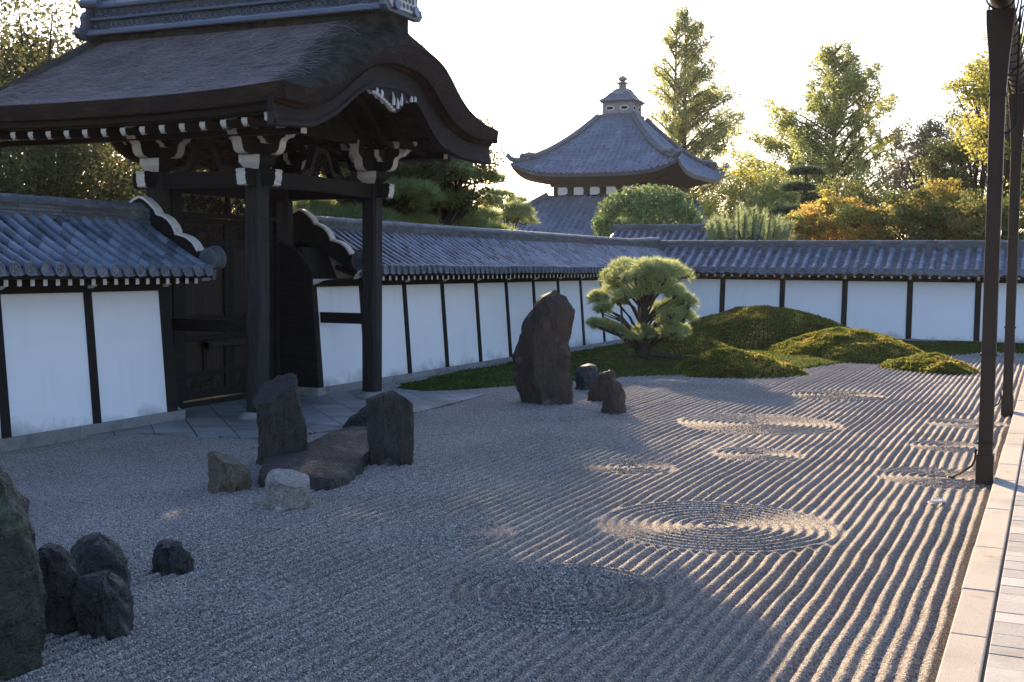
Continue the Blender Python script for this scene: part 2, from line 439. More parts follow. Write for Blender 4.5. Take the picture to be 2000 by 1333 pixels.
CIRC = [(-2.87, 11.05, 1.22, .105), (-3.30, 8.13, .95, .112), (-3.51, 15.55, .66, .10), (-4.2, 18.6, 1.35, .105), (-1.15, 14.8, .82, .10),
        (-4.7, 13.81, .62, .10), (-3.72, 23.3, .95, .11), (-1.29, 17.47, .6, .1), (-5.04, 9.59, .7, .1), (-5.5, 6.8, .62, .1),
        (-1.2, 20.2, .7, .11)]
def gravel_height(X, Y):
    wob = (vnoise(X * .6, Y * .6, 5) - .5) * .035 + (vnoise(X * 2.3, Y * 2.3, 6) - .5) * .02
    ph = (X + wob) / .115
    fr = ph - np.floor(ph)
    row = np.floor(ph)
    stripe = .5 - .5 * np.cos(2 * np.pi * fr)
    stripe = stripe ** 1.1 * (.82 + .36 * hash2(row, row * 0, 3))
    amp = .037 * (.20 + .80 * sstep(-9.8, -5.6, X + .05 * (Y - 12)))
    amp = amp * (.75 + .5 * vnoise(X * 1.1, Y * .5, 9))
    h = stripe * amp
    for cx, cy, r, sp in CIRC:
        d = np.sqrt((X - cx) ** 2 + (Y - cy) ** 2) + (vnoise(X * 2, Y * 2, 11) - .5) * .05
        inside = 1 - sstep(r - .16, r + .03, d)
        ring = (.5 - .5 * np.cos(2 * np.pi * d / sp)) ** 1.2 * (.055 if r == .95 else .028) * sstep(-10, -6, X + .1) * sstep(-.02, .12, d)
        inside = inside * 1.0
        h = h * (1 - inside) + ring * inside
    # trampled ends where the rows meet the walls and stones
    h = h * sstep(-12.4, -10.5, X) + .004
    h = h + (vnoise(X * .9, Y * .9, 21) - .5) * .02
    return h
xs = np.concatenate([np.arange(-12.5, -9.0, .03), np.arange(-9.0, -.54, .0125)])
ys = [1.5]
while ys[-1] < 41.0: ys.append(ys[-1] + max(.014, .0017 * ys[-1]))
ys = np.array(ys)
GX, GY = np.meshgrid(xs, ys)
GX = GX + (rng.random(GX.shape) - .5) * .006
GY = GY + (rng.random(GY.shape) - .5) * .008
GZ = gravel_height(GX, GY) + (rng.random(GX.shape) - .5) * .005
V = np.stack([GX, GY, GZ], -1).reshape(-1, 3)
nr, nc = GX.shape
ii = (np.arange(nr - 1)[:, None] * nc + np.arange(nc - 1)[None]).ravel()
FQ = np.stack([ii, ii + 1, ii + nc + 1, ii + nc], -1)
tag(fast_mesh('gravel', V, FQ, [M['gravel']], smooth=True), kind='structure')

# flat moss: a low sheet with its own edge
bx = np.array([-12.45, -11.75, -11.2, -10, -9.1, -8.57, -7.7, -6.6, -5.6, -5.0, -3.6, -1.9, 0, 4, 9])
by = np.array([20.9, 20.6, 20.3, 21.9, 23.9, 25.1, 26.1, 27.0, 28.5, 31.2, 33.8, 37.6, 38.1, 38.5, 38.5])
mxs = np.arange(-12.0, 9, .07); 
rows = []
nj = 60
VX, VY, VZ = [], [], []
for j in range(nj + 1):
    q = (j / nj) ** 1.5
    y0 = np.interp(mxs, bx, by) + (vnoise(mxs * 1.7, mxs * 0, 31) - .5) * .25
    yy = y0 + (40.92 - y0) * q
    d = yy - y0
    z = -.03 + .09 * np.minimum(1, d / .25) ** .5 + .06 * sstep(.3, 4, d) + (vnoise(mxs * 1.3, yy * 1.3, 33) - .5) * .06 * sstep(0, .6, d) + (rng.random(mxs.shape) - .5) * .015
    z = z + .16 * np.exp(-(((mxs + 9.2) / 1.4) ** 2 + ((yy - 28.3) / 1.5) ** 2))
    VX.append(mxs); VY.append(yy); VZ.append(z)
VX, VY, VZ = map(np.array, (VX, VY, VZ))
nr, nc = VX.shape
ii = (np.arange(nr - 1)[:, None] * nc + np.arange(nc - 1)[None]).ravel()
tag(fast_mesh('moss_ground', np.stack([VX, VY, VZ], -1).reshape(-1, 3), np.stack([ii, ii + 1, ii + nc + 1, ii + nc], -1), [M['moss_flat']], smooth=True), kind='structure')

g = MB()
g.prism([(-12.42, 12.55), (-11.99, 13.2), (-10.91, 13.38), (-10.18, 13.55), (-9.82, 14.2), (-9.6, 14.86), (-9.6, 17.17), (-9.75, 20.1), (-11.1, 20.1), (-12.42, 20.1)], 'Z', -.1, .035, M['flag'])
g.box(-14.6, -12.42, 14.3, 19.9, -.1, .031, M['flag'])
tag(g.build('paving'), kind='structure')
g = MB()
for i in range(12):
    a = 20.12 + i * 1.75
    g.box(-12.42 + .01 * (i % 2), -11.95 - .02 * (i % 3), a, a + 1.735, -.1, .05, M['granite'])
tag(g.build('drain_kerb', bevel=.01), kind='structure')

g = MB()
y = -2.0
while y < 44:
    L_ = random.choice((1.2, 1.5, 1.8, 1.65))
    g.box(-.555 + random.uniform(-.006, .006), -.318, y + .004, y + L_ - .004, -.2, .10 + random.uniform(-.004, .004), M['kerb'])
    y += L_
tag(g.build('kerb', bevel=.012), kind='structure')
g = MB()
y = -2.0
while y < 44:
    L_ = random.choice((.18, .27, .3, .33, .24))
    x = -.296
    g.box(x, .42, y + .003, y + L_ - .003, -.2, .098 + random.uniform(-.003, .003), M['paver'])
    g.box(.426, 1.2, y + .003, y + L_ - .003, -.2, .098 + random.uniform(-.003, .003), M['paver'])
    g.box(1.206, 2.6, y + .003, y + L_ - .003, -.2, .098 + random.uniform(-.003, .003), M['paver'])
    y += L_
g.box(-.5, 3, -2, 44, -.25, .07, M['iron'])
tag(g.build('walkway', bevel=.004), kind='structure')

# ------------------------------------------------------------------ roofed plaster walls
PL = lambda s, t, z: (-13.4 + t, s, z)            # wall along the left of the garden
PF = lambda s, t, z: (s, 41.85 - t, z)            # wall at the far end
TT, ZT, TB, ZB = .17, 3.115, 1.47, 2.385
def slope_z(t):
    q = (abs(t) - TT) / (TB - TT)
    return ZT + (ZB - ZT) * (q + .16 * q * (1 - q))
def bx3(g, P, s0, s1, t0, t1, z0, z1, mat):
    g.hexa([P(s0, t0, z0), P(s1, t0, z0), P(s1, t1, z0), P(s0, t1, z0), P(s0, t0, z1), P(s1, t0, z1), P(s1, t1, z1), P(s0, t1, z1)], mat)

def roof_tiles(g, P, s0, s1, sp, sgn=1, courses=7, fine=True):
    mat = M['tile']
    n = int(round((s1 - s0) / sp)); sp = (s1 - s0) / n
    rad = .31 * sp
    def at(s, q, dz):                              # q 0 top, 1 eave
        t = TT + (TB - TT) * q
        return P(s, sgn * t, slope_z(t) + dz + .009 * math.sin(1.13 * s + 2) + .006 * math.sin(2.9 * s))
    for i in range(n + 1):
        s = s0 + i * sp
        ds = random.uniform(-.006, .006)
        # pan tiles between this row and the next
        if i < n:
            for k in range(courses * 2 if fine else courses):
                kk = courses * 2 if fine else courses
                qa, qb = k / kk, (k + 1.12) / kk
                lift = .018
                jz = random.uniform(-.004, .004)
                r0 = [at(s + sp * u, qa, .006 - .045 * (1 - (2 * u - 1) ** 2) + jz) for u in (0, .25, .5, .75, 1)]
                r1 = [at(s + sp * u, min(qb, 1.0), .006 + lift - .045 * (1 - (2 * u - 1) ** 2) + jz) for u in (0, .25, .5, .75, 1)]
                r2 = [at(s + sp * u, min(qb, 1.0), .006 - .012 - .045 * (1 - (2 * u - 1) ** 2) + jz) for u in (0, .25, .5, .75, 1)]
                g.grid([r0, r1, r2], mat)
            # curved lip at the eave
            r0 = [at(s + sp * u, 1.0, .02 - .045 * (1 - (2 * u - 1) ** 2)) for u in (0, .25, .5, .75, 1)]
            r1 = [at(s + sp * u, 1.005, -.05 - .045 * (1 - (2 * u - 1) ** 2)) for u in (0, .25, .5, .75, 1)]
            g.grid([r0, r1], mat)
        # round cover tiles
        N = 8
        cuts = [k / courses for k in range(courses + 1)]
        for k in range(courses):
            qa, qb = cuts[k], cuts[k + 1] + (.015 if k < courses - 1 else .012)
            ra, rb = rad * .93, rad * 1.03
            jd = random.uniform(-.008, .008)
            rows = []
            for q, r in ((qa, ra), (qb, rb)):
                rows.append([at(s + ds + jd + r * math.cos(math.pi * a / N), q, .0 + r * math.sin(math.pi * a / N) * 1.05) for a in range(N + 1)])
            lip = [at(s + ds + jd + rb * .8 * math.cos(math.pi * a / N), qb, rb * .8 * math.sin(math.pi * a / N)) for a in range(N + 1)]
            g.grid(rows + [lip], mat)
        # round end disc with a raised rim
        r = rad * 1.18
        c0 = [at(s + ds + r * math.cos(2 * math.pi * a / 16), 1.012, .01 + r * math.sin(2 * math.pi * a / 16)) for a in range(16)]
        c1 = [at(s + ds + r * math.cos(2 * math.pi * a / 16), 1.035, .01 + r * math.sin(2 * math.pi * a / 16)) for a in range(16)]
        c2 = [at(s + ds + r * .78 * math.cos(2 * math.pi * a / 16), 1.035, .01 + r * .78 * math.sin(2 * math.pi * a / 16)) for a in range(16)]
        c3 = [at(s + ds + r * .72 * math.cos(2 * math.pi * a / 16), 1.026, .01 + r * .72 * math.sin(2 * math.pi * a / 16)) for a in range(16)]
        for lst in (c0, c1, c2, c3): lst.append(lst[0])
        g.grid([c0, c1, c2, c3], mat)
        g.add(c3[:-1], [tuple(range(16))], mat)
        for a in range(5):                          # raised crest on the disc
            an = 2 * math.pi * a / 5
            g.add([at(s + ds + r * .45 * math.cos(an) + r * .17 * math.cos(b), 1.034, .01 + r * .45 * math.sin(an) + r * .17 * math.sin(b)) for b in (0, 1.05, 2.1, 3.14, 4.2, 5.25)], [(0, 1, 2, 3, 4, 5)], mat)

def ridge_tiles(g, P, s0, s1, lift=None):
    lift = lift or (lambda s: 0)
    z = 3.09
    for k, (hw, h) in enumerate(((.22, .055), (.20, .05), (.215, .05), (.195, .05), (.205, .05))):
        s = s0
        while s < s1 - .02:
            e = min(s + random.uniform(.28, .34), s1)
            j = random.uniform(-.008, .008)
            a, b = lift(s), lift(e)
            p = []
            for dz in (.006, h - .004):
                p += [P(s + .003, -hw + j, z + dz + a), P(e - .003, -hw + j, z + dz + b), P(e - .003, hw + j, z + dz + b), P(s + .003, hw + j, z + dz + a)]
            g.hexa(p, M['tile_old'])
            s = e
        z += h
    s = s0
    while s < s1 - .02:
        e = min(s + .36, s1)
        rows = []
        for ss, r in ((s, .108), (e + .01, .118)):
            rows.append([P(ss, r * math.cos(math.pi * a / 8), z + lift(ss) - .01 + r * .85 * math.sin(math.pi * a / 8)) for a in range(9)])
        g.grid(rows, M['tile_old'])
        s = e
    # mortar core
    n = max(2, int((s1 - s0) / .5))
    rows = [[P(s0 + (s1 - s0) * i / n, t, zz + lift(s0 + (s1 - s0) * i / n)) for t, zz in ((-.18, 3.0), (-.18, z), (.18, z), (.18, 3.0))] for i in range(n + 1)]
    g.grid(rows, M['bed_clay'])

SCALLOP = [(0, 3.515), (.10, 3.48), (.20, 3.41), (.29, 3.33), (.345, 3.245), (.355, 3.235), (.45, 3.215), (.56, 3.16), (.65, 3.07), (.705, 2.97), (.715, 2.925), (.82, 2.905), (.95, 2.865), (1.06, 2.79), (1.125, 2.70), (1.15, 2.655)]
LOWER = [(1.42, 2.56), (1.40, 2.38), (1.28, 2.30), (.95, 2.48), (.5, 2.72), (0, 2.92)]
def gable_board(parent, P, sa, sb, face):
    """scalloped board closing a roof end; sa..sb its thickness along the wall; face = +1 / -1 the way it looks"""
    g = MB()
    for sg in (1, -1):
        poly = [(sg * t, z) for t, z in SCALLOP + LOWER]
        vs = [P(sa, t, z) for t, z in poly] + [P(sb, t, z) for t, z in poly]
        n = len(poly)
        g.add(vs, [tuple(range(n)), tuple(range(2 * n - 1, n - 1, -1))] + [(i, (i + 1) % n, n + (i + 1) % n, n + i) for i in range(n)], M['timber'])
    b = g.build('gable_board', parent)
    e = MB()
    ins = .035
    for sg in (1, -1):
        for line, wd in ((SCALLOP, 0.035), ([(1.30, 2.30), (1.24, 2.20), (1.33, 2.24), (1.37, 2.33), (1.44, 2.38)], .03)):
            pts = []
            for i, (t, z) in enumerate(line):
                t0, z0 = line[max(i - 1, 0)]; t1, z1 = line[min(i + 1, len(line) - 1)]
                L_ = math.hypot(t1 - t0, z1 - z0); nx, nz = -(z1 - z0) / L_, (t1 - t0) / L_
                pts.append((t, z, t + nx * wd, z + nz * wd))
            for (t, z, a, c), (t2, z2, a2, c2) in zip(pts[:-1], pts[1:]):
                e.hexa([P(sa - ins, sg * t, z), P(sb + ins, sg * t, z), P(sb + ins, sg * t2, z2), P(sa - ins, sg * t2, z2),
                        P(sa - ins, sg * a, c), P(sb + ins, sg * a, c), P(sb + ins, sg * a2, c2), P(sa - ins, sg * a2, c2)], M['shell_white'])
    e.build('white_edging', b)
    # end ornament: a drum tile with a spiral crest
    d = MB()
    for sg in (1, -1):
        for r, w0, w1 in ((.175, -.07, .07), (.135, -.085, .085), (.085, -.1, .1)):
            ring0 = [P(sa + w0, sg * (1.40 + r * math.cos(2 * math.pi * a / 20)), 2.54 + r * math.sin(2 * math.pi * a / 20)) for a in range(20)]
            ring1 = [P(sb + w1, sg * (1.40 + r * math.cos(2 * math.pi * a / 20)), 2.54 + r * math.sin(2 * math.pi * a / 20)) for a in range(20)]
            d.add(ring0 + ring1, [tuple(range(20)), tuple(range(39, 19, -1))] + [(i, (i + 1) % 20, 20 + (i + 1) % 20, 20 + i) for i in range(20)], M['tile_old'])
        pts = [P((sa + sb) / 2 + face * .05, sg * (1.40 + .19 * math.cos(a)), 2.54 + .19 * math.sin(a)) for a in [x * .25 - .6 for x in range(16)]]
        d.tube(pts, .03, M['tile_old'], 6)
        d.tube([P((sa + sb) / 2, sg * 1.32, 2.36), P((sa + sb) / 2, sg * 1.40, 2.30), P((sa + sb) / 2, sg * 1.42, 2.22)], [.07, .06, .03], M['tile_old'], 8)
    d.build('end_tile', parent, smooth=True)

def plaster_wall(P, s0, s1, posts, postw, rafters, label, tiles, sp, ends=(), ridge_lift=None, rs=None, base_s=None, origin=None, group=None):
    root = thing('plaster_wall', origin, label, 'wall', group)
    g = MB()
    ph = [e for e in ends if e[4] < 0]
    def prof(s): return [P(s, -.96, .15), P(s, -.8, 2.1), P(s, -.5, 2.25), P(s, -.5, 2.75), P(s, .5, 2.75), P(s, .5, 2.25), P(s, .8, 2.1), P(s, .96, .15)]
    a, b = prof(s0), prof(s1)
    g.add(a + b, [tuple(range(8)), tuple(range(15, 7, -1))] + [(i, (i + 1) % 8, 8 + (i + 1) % 8, 8 + i) for i in range(8)], M['plaster'])
    g.build('plaster', root)
    for sg in (1, -1):
        for s in posts:
            if sg < 0 and posts.index(s) % 2: continue
            h = postw / 2
            p = MB()
            p.hexa([P(s - h, sg * .90, .17), P(s + h, sg * .90, .17), P(s + h, sg * .988, .17), P(s - h, sg * .988, .17),
                    P(s - h, sg * .74, 2.08), P(s + h, sg * .74, 2.08), P(s + h, sg * .828, 2.08), P(s - h, sg * .828, 2.08)], M['timber'])
            p.build('post', root)
    g = MB()
    for sg in (1, -1):
        s = base_s[0] if base_s else s0
        while s < (base_s[1] if base_s else s1) - .05:
            e = min(s + random.choice((1.3, 1.6, 1.9, 1.5)), base_s[1] if base_s else s1)
            if (base_s[1] if base_s else s1) - e < .4: e = (base_s[1] if base_s else s1)
            bx3(g, P, s + .003, e - .003, sg * .5, sg * (1.03 + random.uniform(-.008, .008)), -.2, .172, M['granite'])
            s = e
    g.build('stone_base', root, bevel=.008)
    g = MB()
    for sg in (1, -1):
        bx3(g, P, s0, s1, sg * .6, sg * .875, 2.052, 2.17, M['timber_x'])
        bx3(g, P, s0, s1, sg * 1.10, sg * 1.17, 2.165, 2.215, M['timber_x'])
    g.build('eave_beam', root)
    g = MB()
    r0, r1 = rs or (s0, s1)
    for sg in (1, -1):
        g.hexa([P(r0, 0, 2.99), P(r1, 0, 2.99), P(r1, sg * 1.43, 2.30), P(r0, sg * 1.43, 2.30), P(r0, 0, 3.06), P(r1, 0, 3.06), P(r1, sg * 1.44, 2.352), P(r0, sg * 1.44, 2.352)], M['timber_x'])
        bx3(g, P, r0, r1, sg * 1.375, sg * 1.425, 2.252, 2.30, M['timber_x'])
    g.build('roof_boards', root)
    first = None
    for s in rafters:
        r = MB()
        hw = .036
        A = [P(s - hw, .72, 2.38), P(s + hw, .72, 2.38), P(s + hw, .72, 2.47), P(s - hw, .72, 2.47)]
        B = [P(s - hw, 1.34, 2.165), P(s + hw, 1.34, 2.165), P(s + hw, 1.34, 2.25), P(s - hw, 1.34, 2.25)]
        r.add(A + B, [(0, 1, 5, 4), (1, 2, 6, 5), (2, 3, 7, 6), (3, 0, 4, 7), (0, 3, 2, 1)], M['timber'])
        r.add(B, [(0, 1, 2, 3)], M['shell_white'])
        r.build('rafter', root)
    # bracket arms under the eave at every second post
    for s in posts:
        r = MB()
        r.hexa([P(s - .05, .8, 2.07), P(s + .05, .8, 2.07), P(s + .05, 1.0, 2.17), P(s - .05, 1.0, 2.17), P(s - .05, .8, 2.2), P(s + .05, .8, 2.2), P(s + .05, 1.24, 2.2), P(s - .05, 1.24, 2.2)], M['shell_white'])
        r.build('eave_bracket', root)
    g = MB()
    for a, b in tiles: roof_tiles(g, P, a, b, sp)
    for a, b in tiles: roof_tiles(g, P, a, b, sp, -1, 4, False)
    g.build('roof_tiles', root, smooth=True, angle=50)
    g = MB()
    ridge_tiles(g, P, r0, r1, ridge_lift)
    g.build('ridge', root, smooth=True, angle=40)
    for (ea, eb, sa, sb, face) in ends:
        g = MB()
        poly = [(-.99, .16), (-.83, 2.1), (-.83, 2.35), (-.5, 2.72), (0, 2.95), (.5, 2.72), (.83, 2.35), (.83, 2.1), (.99, .16)]
        vs = [P(ea, t, z) for t, z in poly] + [P(eb, t, z) for t, z in poly]
        n = len(poly)
        g.add(vs, [tuple(range(n)), tuple(range(2 * n - 1, n - 1, -1))] + [(i, (i + 1) % n, n + (i + 1) % n, n + i) for i in range(n)], M['timber'])
        if face < 0:
            g.hexa([P(sb - .02, -.865, 2.10), P(eb - .01, -.865, 2.10), P(eb - .01, .865, 2.10), P(sb - .02, .865, 2.10), P(sb - .02, -.53, 2.79), P(eb - .01, -.53, 2.79), P(eb - .01, .53, 2.79), P(sb - .02, .53, 2.79)], M['timber'])
        g.build('end_boarding', root)
        gable_board(root, P, sa, sb, face)
    return root

ar = lambda a, b, st: [a + st * i for i in range(int((b - a) / st) + 1)]
plaster_wall(PL, 3.0, 14.5, [4.79, 6.41, 8.03, 9.65, 11.27, 12.89, 14.45], .14, ar(7.53, 14.75, .215), 'short white plaster wall left of the dark gate, blue-grey tiled roof ending in a scalloped gable', [(3.2, 14.72)], .252,
             ends=((14.5, 14.6, 14.9, 15.0, 1),), rs=(3.0, 14.9), base_s=(3.0, 14.72), origin=(-13.4, 9, 0), group='white plaster walls round the garden')
def lift_corner(s): return .11 * sstep(38.5, 42.2, np.array(float(s))).item()
plaster_wall(PL, 18.62, 41.85, [18.6] + [20.255 + 1.715 * i for i in range(13)], .14, ar(19.5, 40.4, .25), 'long white plaster wall running back from the gate to the corner behind the pine', [(19.55, 41.8)], .252,
             ends=((18.5, 18.62, 19.32, 19.42, -1),), ridge_lift=lift_corner, rs=(19.42, 42.2), base_s=(18.4, 41.7), origin=(-13.4, 30, 0), group='white plaster walls round the garden')
plaster_wall(PF, -13.3, 9, [-10.62 + 2.0954 * i for i in range(10)], .18, ar(-11.95, 8.4, .295), 'white plaster wall across the far end, behind the moss mounds', [(-13.2, 9)], .343,
             rs=(-13.3, 9), base_s=(-12.3, 9), origin=(-2, 41.85, 0), group='white plaster walls round the garden')

# ------------------------------------------------------------------ the thatched gate
YC, YA, YB = 17.07, 15.34, 18.80
XF, XM, XR = -11.44, -13.42, -15.40
gate = thing('thatched_gate', (XM, YC, 0), 'dark timber gate under a thick curved thatched roof with white-tipped brackets', 'gate')
GFR, GRR = -9.70, -17.14                     # front and rear gable planes
def smooth_curve(pts, n=97):
    x = np.linspace(pts[0][0], pts[-1][0], n)
    y = np.interp(x, [p[0] for p in pts], [p[1] for p in pts])
    for _ in range(5):
        y[1:-1] = (y[:-2] + 2 * y[1:-1] + y[2:]) / 4
    return x, y
K_OUT = [(13.63, 5.0), (13.99, 4.97), (14.43, 4.985), (15.03, 5.14), (15.53, 5.42), (16.05, 5.74), (16.52, 5.95), (17.01, 6.06), (17.52, 6.07), (17.97, 6.02), (18.34, 5.90), (18.63, 5.71), (18.93, 5.46), (19.34, 5.24), (19.87, 5.10), (20.52, 5.03)]
K_LOW = [(13.63, 4.75), (14.05, 4.73), (14.5, 4.76), (14.97, 4.93), (15.39, 5.20), (15.82, 5.47), (16.28, 5.64), (16.76, 5.70), (17.44, 5.66), (17.88, 5.51), (18.26, 5.22), (18.74, 4.95), (19.45, 4.79), (20.52, 4.79)]
B_LOW = [(13.63, 4.40), (14.54, 4.46), (15.14, 4.70), (15.71, 5.06), (15.93, 5.18), (16.31, 5.29), (17.15, 5.34), (17.71, 5.14), (18.08, 4.80), (18.45, 4.56), (19.23, 4.43), (20.45, 4.40)]
kx, ko = smooth_curve(K_OUT)
_, kl0 = smooth_curve(K_LOW); kl = kl0
bxs, bl = smooth_curve([(p[0], p[1]) for p in B_LOW]); 
blow = lambda y: float(np.interp(y, bxs, bl))
kout = lambda y: float(np.interp(y, kx, ko))
klow = lambda y: float(np.interp(y, kx, kl))
def eave_z(x):
    u = (x - (GFR + GRR) / 2) / ((GFR - GRR) / 2)
    return 4.885 + .115 * abs(u) ** 2.4
def roof_top(x, y):
    d = min(GFR - x, x - GRR)
    dy = abs(y - YC)
    s = max(0.0, 1 - dy / 3.44)
    p0 = eave_z(x) + (6.66 - eave_z(x)) * s ** 1.32
    gk = kout(y)
    t = min(max(d, 0) / 1.15, 1)
    wgt = math.sqrt(max(0, 1 - (1 - t) ** 2.2))
    return gk + (max(p0, gk - .12) - gk) * wgt
def roof_under(x, y):
    d = min(GFR - x, x - GRR)
    e = eave_z(x) - 5.0
    return klow(y) + e * min(1, abs(y - YC) / 3.4) ** 2 - .0
g = MB()
XS = [GRR + (GFR - GRR) * i / 90 for i in range(91)]
XS = sorted(set(XS + [GFR - .03, GFR - .07, GFR - .12, GRR + .03, GRR + .07, GRR + .12]))
YS = list(kx)
top, und = [], []
for x in XS:
    top.append([(x, y, roof_top(x, y) + (mn.noise(Vector((x * 3, y * 3, 1))) * .012 + mn.noise(Vector((x * 11, y * 9, 4))) * .008 if GRR + .02 < x < GFR - .02 and j not in (0, len(YS) - 1) else 0)) for j, y in enumerate(YS)])
    und.append([(x, y, roof_under(x, y)) for y in YS])
main = MB()
def near_gable(x, y):
    lim = .55 + .75 * (1 - abs(y - YC) / 3.44)
    return min(GFR - x, x - GRR) < lim + .12 * mn.noise(Vector((x * 2, y * 2, 9)))
vs = [p for r in top for p in r]; nc = len(YS)
for want in (False, True):
    fs = [(i * nc + j, i * nc + j + 1, (i + 1) * nc + j + 1, (i + 1) * nc + j) for i in range(len(XS) - 1) for j in range(nc - 1)
          if near_gable((XS[i] + XS[i + 1]) / 2, (YS[j] + YS[j + 1]) / 2) == want]
    if not want:
        base_i = len(main.v); main.add(vs, fs, M['thatch'])
    else:
        k = main.mi(M['thatch_edge'])
        for f in fs: main.f.append(tuple(i + base_i for i in f)); main.m.append(k)
roof = main.build('thatch', gate, smooth=True, angle=180)
FV, FF = [], []
rf = random.Random(17)
for k in range(1700):
    x, y = rf.uniform(GRR + .8, GFR - .9), rf.uniform(13.75, 16.7)
    if near_gable(x, y): continue
    ang = rf.choice((rf.gauss(.15, .25), rf.gauss(.75, .3), rf.gauss(-.2, .2)))
    L_ = rf.uniform(.2, .95); bend = rf.gauss(0, .5); n_ = 7; w0 = rf.uniform(.0014, .0036)
    o_ = len(FV)
    ok_ = True
    for i in range(n_ + 1):
        a = ang + bend * i / n_
        zz = roof_top(x, y) + .014 + .012 * math.sin(i * 1.3 + k)
        px_a, py_a = -math.sin(a), math.cos(a)
        ww = w0 * (1 - abs(2 * i / n_ - 1) ** 3 * .8)
        FV += [(x - px_a * ww, y - py_a * ww, zz), (x + px_a * ww, y + py_a * ww, zz + .003)]
        x += math.cos(a) * L_ / n_; y += math.sin(a) * L_ / n_ * .8
        y = min(max(y, 13.7), 16.72); x = min(max(x, GRR + .3), GFR - .3)
    for i in range(n_): FF.append((o_ + 2 * i, o_ + 2 * i + 1, o_ + 2 * i + 3, o_ + 2 * i + 2))
fb = MB(); fb.add(FV, FF, M['straw'])
fbo = fb.build('loose_straw', roof); fbo['kind'] = 'stuff'
e = MB()
# layered cut edge on all four sides, and the underside
for j in (0, nc - 1):
    e.grid([[r[j] for r in top], [(r[j][0], r[j][1] + (.02 if j == 0 else -.02), r[j][2] - (r[j][2] - u[j][2]) * .5) for r, u in zip(top, und)], [(u[j][0], u[j][1] + (.05 if j == 0 else -.05), u[j][2]) for u in und]], M['bark_edge'])
for i, sg in ((0, 1), (len(XS) - 1, -1)):
    e.grid([[(p[0], p[1], p[2]) for p in top[i]], [(p[0] + .05 * sg, p[1], p[2]) for p in und[i]]], M['bark_edge'])
e.grid([[(p[0] if 0 < ri < len(und) - 1 else p[0], p[1], p[2] + .01) for p in r] for ri, r in enumerate(und)], M['bark_edge'])
e.build('thatch_edge', roof, smooth=True, angle=40)

# gable boards front and rear
for x0, x1 in ((GFR - .28, GFR - .16), (GRR + .16, GRR + .28)):
    b = MB()
    ys_ = [13.62 + (20.45 - 13.62) * i / 80 for i in range(81)]
    up = [(y, klow(min(max(y, 13.63), 20.5)) + .03) for y in ys_]
    lo = [(y, blow(y)) for y in ys_]
    rows = [[(x1, y, z) for y, z in up], [(x1, y, z) for y, z in lo], [(x0, y, z) for y, z in lo], [(x0, y, z) for y, z in up]]
    b.grid(rows, M['board'])
    for k in (0, -1):
        b.add([(x1, *up[k]), (x1, *lo[k]), (x0, *lo[k]), (x0, *up[k])], [(0, 1, 2, 3)], M['board'])
    # raised moulding along the lower edge
    b.grid([[(x1 + .012, y, z + .085) for y, z in lo], [(x1 + .03, y, z + .06) for y, z in lo], [(x1 + .03, y, z + .0) for y, z in lo], [(x1, y, z - .012) for y, z in lo], [(x0, y, z - .012) for y, z in lo]], M['board'])
    b.grid([[(x1, y, z - .02) for y, z in up], [(x1 + .05, y, z - .02) for y, z in up], [(x1 + .05, y, z - .075) for y, z in up], [(x1, y, z - .085) for y, z in up]], M['bark_edge'])
    b.build('gable_board', gate, smooth=True, angle=35)
# eave boards along both long sides
for sg in (-1, 1):
    ye = YC + sg * (3.44 - .14)
    b = MB()
    xs_ = [GRR + .2 + (GFR - GRR - .4) * i / 40 for i in range(41)]
    zz = [eave_z(x) - .225 for x in xs_]
    b.grid([[(x, ye, z + .04) for x, z in zip(xs_, zz)], [(x, ye, z - .10) for x, z in zip(xs_, zz)], [(x, ye - sg * .12, z - .105) for x, z in zip(xs_, zz)], [(x, ye - sg * .12, z + .04) for x, z in zip(xs_, zz)]], M['board'])
    b.grid([[(x, ye - sg * .1, z - .06) for x, z in zip(xs_, zz)], [(x, ye - sg * .1, z - .125) for x, z in zip(xs_, zz)], [(x, ye - sg * .24, z - .13) for x, z in zip(xs_, zz)]], M['timber_x'])
    b.build('eave_board', gate)
# soffit boards above the rafters
b = MB()
ys_ = [13.8 + (20.3 - 13.8) * i / 60 for i in range(61)]
b.grid([[(x, y, blow(y) + .22) for y in ys_] for x in (GRR + .2, GFR - .2)], M['board'])
b.build('soffit', gate)
# curved rafters, each one running from eave to eave
x = -15.85
def rafter_z(x, y):
    return blow(y) + .09 + (eave_z(x) - 4.95) * min(1, abs(y - YC) / 3.2) ** 2
xs_r = [-16.6 + .375 * i for i in range(17)]
for x in xs_r:
    b = MB()
    hw, hh = .05, .055
    ys_ = [13.93 + (20.2 - 13.93) * i / 44 for i in range(45)]
    zz = [rafter_z(x, y) for y in ys_]
    # ends curl down slightly
    rows = [[(x - hw, y, z - hh) for y, z in zip(ys_, zz)], [(x - hw, y, z + hh) for y, z in zip(ys_, zz)], [(x + hw, y, z + hh) for y, z in zip(ys_, zz)], [(x + hw, y, z - hh) for y, z in zip(ys_, zz)], [(x - hw, y, z - hh) for y, z in zip(ys_, zz)]]
    b.grid(rows, M['timber'])
    for y, z, sg in ((ys_[0], zz[0], -1), (ys_[-1], zz[-1], 1)):
        prof = [(0, .058), (.012, .02), (.0, -.01), (-.02, -.035), (-.05, -.062)]
        l = [(x - hw - .002, y + sg * a - sg * .0, z + c) for a, c in prof]; r = [(x + hw + .002, y + sg * a, z + c) for a, c in prof]
        b.grid([l, r], M['shell_white'])
    b.build('rafter', gate)
# white stepped end of the corner board
b = MB()
for k in range(4):
    z0 = 4.80 - k * .075
    b.box(-10.23, -10.12, 13.86 + k * .012, 13.99, z0 - .072, z0, M['shell_white'])
b.build('corner_board_end', gate)

